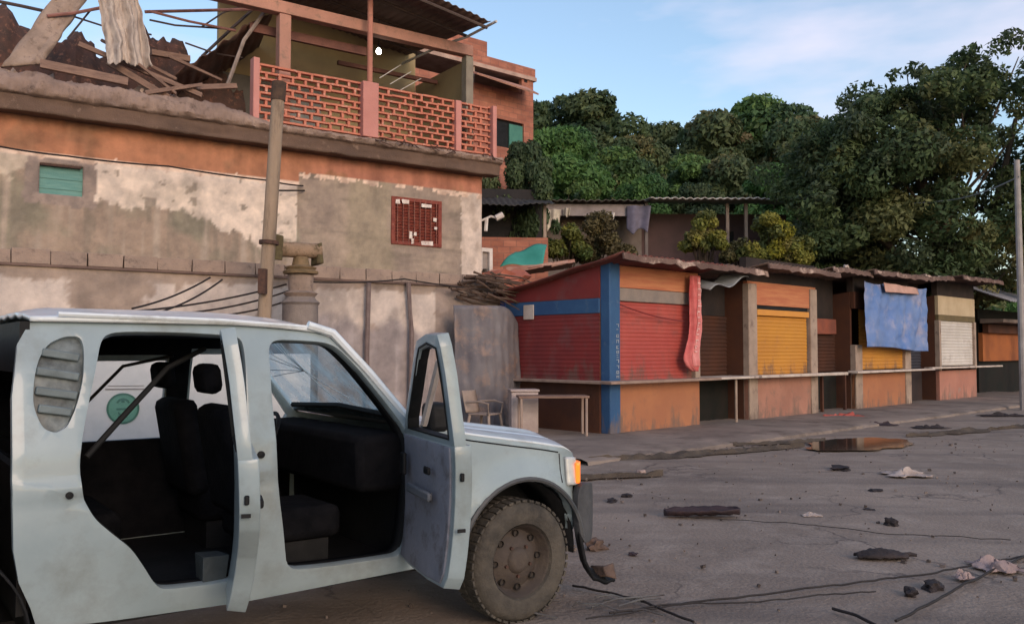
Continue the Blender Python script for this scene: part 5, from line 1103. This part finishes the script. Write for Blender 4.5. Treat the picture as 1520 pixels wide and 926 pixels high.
# ---- doors: built flat in u (from hinge), z; hung at an angle
def door(hx, hy, ang, low, frame_out, frame_in, label, trim=True, thick=.085, bolts=()):
    def yf(u, z): return (hw(z)-.868)*.9+.004
    d = panel('door', low, [], yf, thick, paint, truck, cut=.06, side=1, off=-1)
    d.location = (hx, hy, 0); d.rotation_euler = (0, 0, R(180)+ang); tag(d, label)
    fr_ = panel('window_frame', frame_out, [frame_in], lambda u, z: (hw(z)-.868)*.5-.02, .06, paint, d, cut=.08, side=1)
    seal = [(x*.985+.006, z*.99+.013) for x, z in frame_in]
    m = MB(); n = len(frame_in)
    for (x, z) in frame_in: y = (hw(z)-.868)*.5; m.v += [(x, y-.022, z), (x, y-.085, z)]
    for i in range(n): j = (i+1) % n; m.f.append((2*i, 2*j, 2*j+1, 2*i+1))
    m.build('window_seal', darkplastic, d, solid=.012)
    if trim:
        xs = [p[0] for p in low]; 
        tr_ = [(p[0]*.90+.03, .48+(p[1]-.46)*.94+.01) for p in low]
        panel('door_trim', tr_, [], lambda u, z: (hw(z)-.868)*.9-thick-.006, .02, trimpanel, d, cut=.1, side=-1)
        MB().box(.22, .60, -thick-.05, -thick-.025, .90, .95).build('armrest', greyplastic, d, bev=.02)
        MB().box(.10, .17, -thick-.05, -thick-.028, .98, 1.10).build('pull_handle', darkplastic, d, bev=.01)
        MB().box(.5, .58, -thick-.045, -thick-.028, 1.03, 1.07).build('inner_handle', darkplastic, d, bev=.01)
    ue = max(p[0] for p in low)
    for (z, kind) in bolts:
        if kind == 'b': MB().box(ue-.005, ue+.012, -thick*.62, -thick*.38, z-.02, z+.02).build('latch', darkplastic, d, bev=.006)
        else: MB().box(ue-.004, ue+.006, -thick*.75, -thick*.30, z-.008, z+.008).build('latch_slot', darkplastic, d)
    MB().box(ue-.20, ue-.06, .004, .03, .98, 1.02).build('handle', darkplastic, d, bev=.01)
    return d
fl_ = [(.0, .50), (.12, .49), (.50, .485), (.74, .50), (.775, .56), (.79, .75), (.82, .95), (.835, 1.10), (.835, 1.20), (.0, 1.20), (-.01, .9)]
fo = [(.01, 1.195), (.835, 1.195), (.82, 1.4), (.80, 1.68), (.78, 1.735), (.60, 1.74), (.44, 1.71), (.36, 1.65), (.20, 1.47), (.06, 1.30)]
fi = [(.10, 1.225), (.765, 1.225), (.755, 1.42), (.735, 1.66), (.60, 1.685), (.46, 1.66), (.40, 1.61), (.25, 1.44), (.12, 1.285)]
fd = door(-.735, -.875, R(76.5), fl_, fo, fi, 'front door swung wide open, grey inner trim showing', bolts=((1.05, 'b'), (.80, 's')))
panel('quarter_glass', [(.70, 1.23), (.76, 1.23), (.75, 1.42), (.73, 1.65), (.68, 1.65)], [], lambda u, z: (hw(z)-.868)*.5-.05, 0, glassm, fd, side=1)
MB().tube([(.30, -.06, 1.26), (.55, -.06, 1.60)], .02, 6).build('glass_shard', M('shard', (.42, .38, .36), (.3, .27, .26), 6, .4, .1), fd)
MB().box(-.02, .16, .02, .14, 1.20, 1.36).build('wing_mirror', darkplastic, fd, bev=.03)
rl = [(.0, .47), (.35, .46), (.40, .52), (.46, .64), (.53, .74), (.61, .82), (.69, .90), (.735, 1.0), (.74, 1.14), (.735, 1.20), (.0, 1.20)]
ro = [(.0, 1.195), (.735, 1.195), (.72, 1.35), (.66, 1.68), (.62, 1.75), (.0, 1.75)]
ri = [(.055, 1.225), (.66, 1.225), (.65, 1.35), (.60, 1.65), (.56, 1.69), (.055, 1.69)]
rd = door(-1.70, -.875, R(72), rl, ro, ri, 'rear door swung wide open, seen edge on', trim=False, bolts=((1.03, 'b'), (.965, 's')))
panel('window_pane', ri, [], lambda u, z: (hw(z)-.868)*.5-.05, 0, glassm, rd, side=1)
# wheels
def wheel(x, y, sgn, steer=0):
    prof = [(.225, .085), (.24, .115), (.30, .128), (.345, .122), (.368, .10), (.38, .07), (.384, .0), (.38, -.07), (.368, -.10), (.345, -.122), (.30, -.128), (.24, -.115), (.225, -.085)]
    wl = empty('wheel', (x, y, .368), 0); wl.parent = truck; wl.rotation_euler = (0, R(20), steer); wl.scale = (.95, .95, .95)
    m = MB().lathe(prof, axis='y', n=72); k0 = len(m.v)
    for i in range(44):      # tread blocks
        t = 2*math.pi*i/44
        for sy in (-1, 1):
            mm = Matrix.Rotation(t+(.07 if sy > 0 else 0), 3, 'Y'); b = MB().box(.374, .3885, -.045, .045, -.018, .018); vs = [mm@(Vector(v)+Vector((0, sy*.058, 0))) for v in b.v]; m.add(vs, b.f)
    ty = m.build('tyre', rubber, wl, smooth=True, angle=40)
    rp_ = [(.228, .10), (.218, .09), (.205, .03), (.19, .015), (.16, .03), (.12, .055), (.085, .06), (.07, .085), (.045, .09), (.001, .09)]
    r_ = MB().lathe([(a, b*sgn*-1*-1) for a, b in rp_], axis='y', n=48).build('rim', rimm, wl, smooth=True, angle=50)
    for i in range(8):
        t = 2*math.pi*(i+.5)/8; c = (.172*math.cos(t), (.026)*sgn, .172*math.sin(t)); MB().lathe([(.001, .0), (.02, .0), (.021, -.02)], axis='y', n=10, c=(c[0], c[1]+.006*sgn, c[2])).build('dark_hole_disc', M('hole_shade', (.035, .03, .027), (.05, .042, .038), 9, .9, .2), r_)  # dark discs stand in for the shade in open rim holes
    for i in range(5):
        t = 2*math.pi*i/5; MB().lathe([(.001, .015*sgn), (.011, .015*sgn), (.012, -.01*sgn)], axis='y', n=6, c=(.10*math.cos(t), .06*sgn, .10*math.sin(t))).build('wheel_nut', rebar, r_)
wheel(0, -.785, -1, R(0)); wheel(0, .785, 1); wheel(-3.12, -.785, -1); wheel(-3.12, .785, 1)
# load bed with dark canopy
MB().box(-4.55, -2.80, -.84, .84, .58, 1.12).build('load_bed', M('bed_dark', (.030, .026, .027), (.05, .042, .042), 2, .7, .2), truck, bev=.03)
MB().box(-4.5, -2.84, -.78, .78, 1.125, 1.74).build('canopy', upholstery, truck, bev=.06)
m = MB(); ar = [(-3.12+.47*math.cos(R(a)), .40+.47*math.sin(R(a))) for a in range(184, -5, -8)]
for (x, z) in ar: m.v += [(x, -.87, z), (x, -.50, z)]
for i in range(len(ar)-1): m.f.append((2*i, 2*i+2, 2*i+3, 2*i+1))
m.build('arch_liner', darkplastic, truck, smooth=True, solid=.01)

# ------------------------------------------------------------------ litter and debris on the road
blk = M('scorched_scrap', (.02, .016, .017), (.04, .03, .03), 8, .8, .4); mvd = M('mauve_scrap', (.055, .034, .038), (.03, .02, .024), 6, .7, .3)
p = G(1042, 768)
def tray(u, v):
    x = (u-.5)*.74; w_ = .13*math.sin(math.pi*min(1, max(0, u)))**.35; return (x, (v-.5)*2*w_+.02*nz(u*5, 3), .012+.055*(abs(v-.5)*2)**3*1+.012*nz(u*9, v*4, 1)+.02*u)
o = MB().grid(40, 14, tray).build('trim_fragment', mvd, smooth=True, solid=.014, loc=(p.x, p.y, .012), rot=(0, 0, R(-3))); tag(o, 'long dark boat-shaped piece of car trim lying in the middle of the road', 'debris')
p = G(1308, 831)
o = MB().grid(30, 10, lambda u, v: ((u-.5)*.40, (v-.5)*.17*math.sin(math.pi*(.06+.88*u))**.35, .02+.05*math.sin(math.pi*v)*math.sin(math.pi*(.1+.85*u))+.012*nz(u*7, v*5, 2))).tube([(.18, 0, .03), (.23, .0, .035), (.27, -.01, .03)], .012, 6, r2=.005).build('flat_fragment', blk, smooth=True, solid=.02, loc=(p.x, p.y, .012)); tag(o, 'dark oval fragment with a pointed tail lying on the road at the right', 'debris')
def rag(px, py, w_, d_, h_, mat, seed, label, name='crumpled_paper', cat='litter', group=None):
    p = G(px, py); f_ = lambda u, v: ((u-.5)*w_*(1+.3*nz(v*3, seed))+.1*w_*nz(v*5, u*5, seed), (v-.5)*d_*(1+.5*nz(u*3, seed)), .015+h_*max(0, nz(u*3.2, v*3.2, seed)+.25)*math.sin(math.pi*u)*math.sin(math.pi*v)*2)
    return tag(MB().grid(22, 18, f_).build(name, mat, smooth=True, solid=.006, angle=45, loc=(p.x, p.y, .008)), label, cat, group)
ppr = M('dirty_paper', (.46, .38, .34), (.30, .235, .205), 6, .85, .3); pnk = M('dusty_rag', (.36, .27, .255), (.24, .175, .165), 5, .9, .3)
rag(1345, 706, .50, .42, .05, ppr, 1, 'crumpled pale paper on the road below the puddle')
rag(1478, 845, .30, .34, .07, pnk, 2, 'dusty pinkish rag lying across the cables at the right', 'rag')
rag(1432, 862, .13, .10, .05, pnk, 3, 'small scrap of pale cloth beside the pinkish rag', 'rag')
rag(1205, 768, .18, .10, .02, ppr, 7, 'faint flat scrap of paper right of the boat-shaped trim')
rag(1255, 622, 1.6, .8, .12, M('red_cloth', (.42, .09, .07), (.32, .08, .065), 2, .85, .3), 4, 'flattened red cloth on the pavement before the yellow kiosk', 'cloth', 'cloth')
rag(1380, 636, .7, .3, .05, blk, 5, 'dark flat scrap at the kerb below the blue tarp kiosk', 'scrap', 'debris')
rag(1488, 618, 1.1, .3, .05, blk, 6, 'dark flat scrap on the road at the far right edge', 'scrap', 'debris')
rag(1300, 632, .9, .25, .06, mvd, 8, 'dark strip beside the flattened red cloth', 'scrap', 'debris')
def lump(px, py, s, mat, seed, label, flat=.5, sx=1.3):
    p = G(px, py); tag(rockm(s, seed, sx, 1, flat, .6).build('fragment', mat, smooth=True, angle=35, loc=(p.x, p.y, s*flat*.5), rot=(0, 0, seed*1.1)), label, 'debris', 'dark fragments scattered on the road')
lump(1248, 697, .13, blk, 1, 'dark fragment left of the crumpled pale paper', .3, 1.5)
lump(1322, 780, .055, blk, 2, 'small dark fragment halfway between paper and oval piece', .9)
lump(1300, 729, .07, blk, 3, 'tiny dark fragment just below the crumpled pale paper', .3)
lump(908, 744, .055, blk, 4, 'small dark fragment in front of the pickup bumper', .4, 1.8)
lump(930, 737, .05, blk, 5, 'smaller dark fragment next to the one in front of the bumper', .5)
lump(1385, 874, .06, blk, 6, 'dark fragment between the two cables at the right', .7)
lump(1352, 884, .045, blk, 7, 'small dark fragment left of the one between the cables', .8)
lump(940, 823, .03, mvd, 8, 'tiny fragment right of the hanging bumper liner', .5)
lump(1062, 636, .14, blk, 9, 'dark lump on the pavement before the first recessed stall', .3, 1.6)
lump(952, 702, .06, edge_m, 10, 'pale pebble at the end of the dirt strip', .5)
lump(1290, 757, .05, blk, 11, 'little dark fragment above the halfway one', .25)
lump(885, 815, .07, MATS['brown_scrap'], 12, 'brown crumpled lump beside the hanging liner', .9)
def gcable(pix, r, label, amp=.03, seed=0):
    P = []
    for i in range(len(pix)-1):
        a = G(*pix[i]); b = G(*pix[i+1])
        for k in range(14):
            t = k/14; p = a.lerp(b, t); p.y += amp*nz(p.x*2.2, seed, 3); p.z = .03+.012*nz(p.x*4, seed); P.append(p)
    P.append(G(*pix[-1])+Vector((0, 0, .03))); tag(MB().tube(P, r, 6).build('cable', MATS['black_cable'], smooth=True), label, 'cable', 'cables lying on the road')
gcable([(905, 918), (960, 908), (1100, 892), (1260, 872), (1390, 855), (1540, 826)], .007, 'longest thin cable lying across the road at the bottom right', seed=1)
gcable([(1330, 930), (1400, 892), (1460, 858), (1550, 820)], .009, 'thicker cable curving into the bottom right corner', seed=2)
gcable([(850, 874), (900, 886), (960, 902), (1030, 930)], .008, 'short cable running from the front wheel to the bottom edge', seed=3)
gcable([(1235, 908), (1270, 920), (1300, 935)], .010, 'short thick cable end at the bottom edge', seed=4)
gcable([(870, 925), (1000, 905), (1130, 898), (1300, 884)], .005, 'hair-thin wire just under the longest cable', .05, seed=5)
gcable([(1010, 772), (1160, 779), (1300, 795), (1500, 806)], .004, 'hair-thin wire trailing right from the boat-shaped trim', .05, seed=6)
# small stuff nobody could count
gr = MB(); rg = random.Random(44)
for i in range(1500):
    x = rg.uniform(-3, 14); y = rg.uniform(4.6, 17); s = rg.choice((.003, .004, .005, .006, .010))*(.6+rg.random())*(1+.04*y)
    if nz(x*.5, y*.5, 12) < .02 and rg.random() > .15: continue
    gr.box(x-s, x+s, y-s*.8, y+s*.8, .004, .012+s*.9, rot=Matrix.Rotation(rg.uniform(0, 3), 3, 'Z'), jit=s*.35)
tag(gr.build('gravel', M('grit', (.20, .16, .14), (.07, .055, .05), 1.5, .9, .3, lo=.45, hi=.55)), 'grit and tiny scraps strewn over the road', 'gravel', kind='stuff')
wr = MB(); c = G(880, 908)
for i in range(16):
    a = Vector((c.x+rg.uniform(-.5, .3), c.y+rg.uniform(-.25, .3), .02)); d = Vector((rg.uniform(-.4, .4), rg.uniform(-.12, .12), rg.uniform(0, .04))); wr.tube([a, a+d*.5+Vector((0, rg.uniform(-.04, .04), .02)), a+d], .006, 5)
tag(wr.build('wire_scraps', M('wire_grey', (.12, .12, .12), (.06, .05, .05), 5, .6, .1)), 'loose grey wire scraps on the ground by the front wheel', 'wire', kind='stuff')
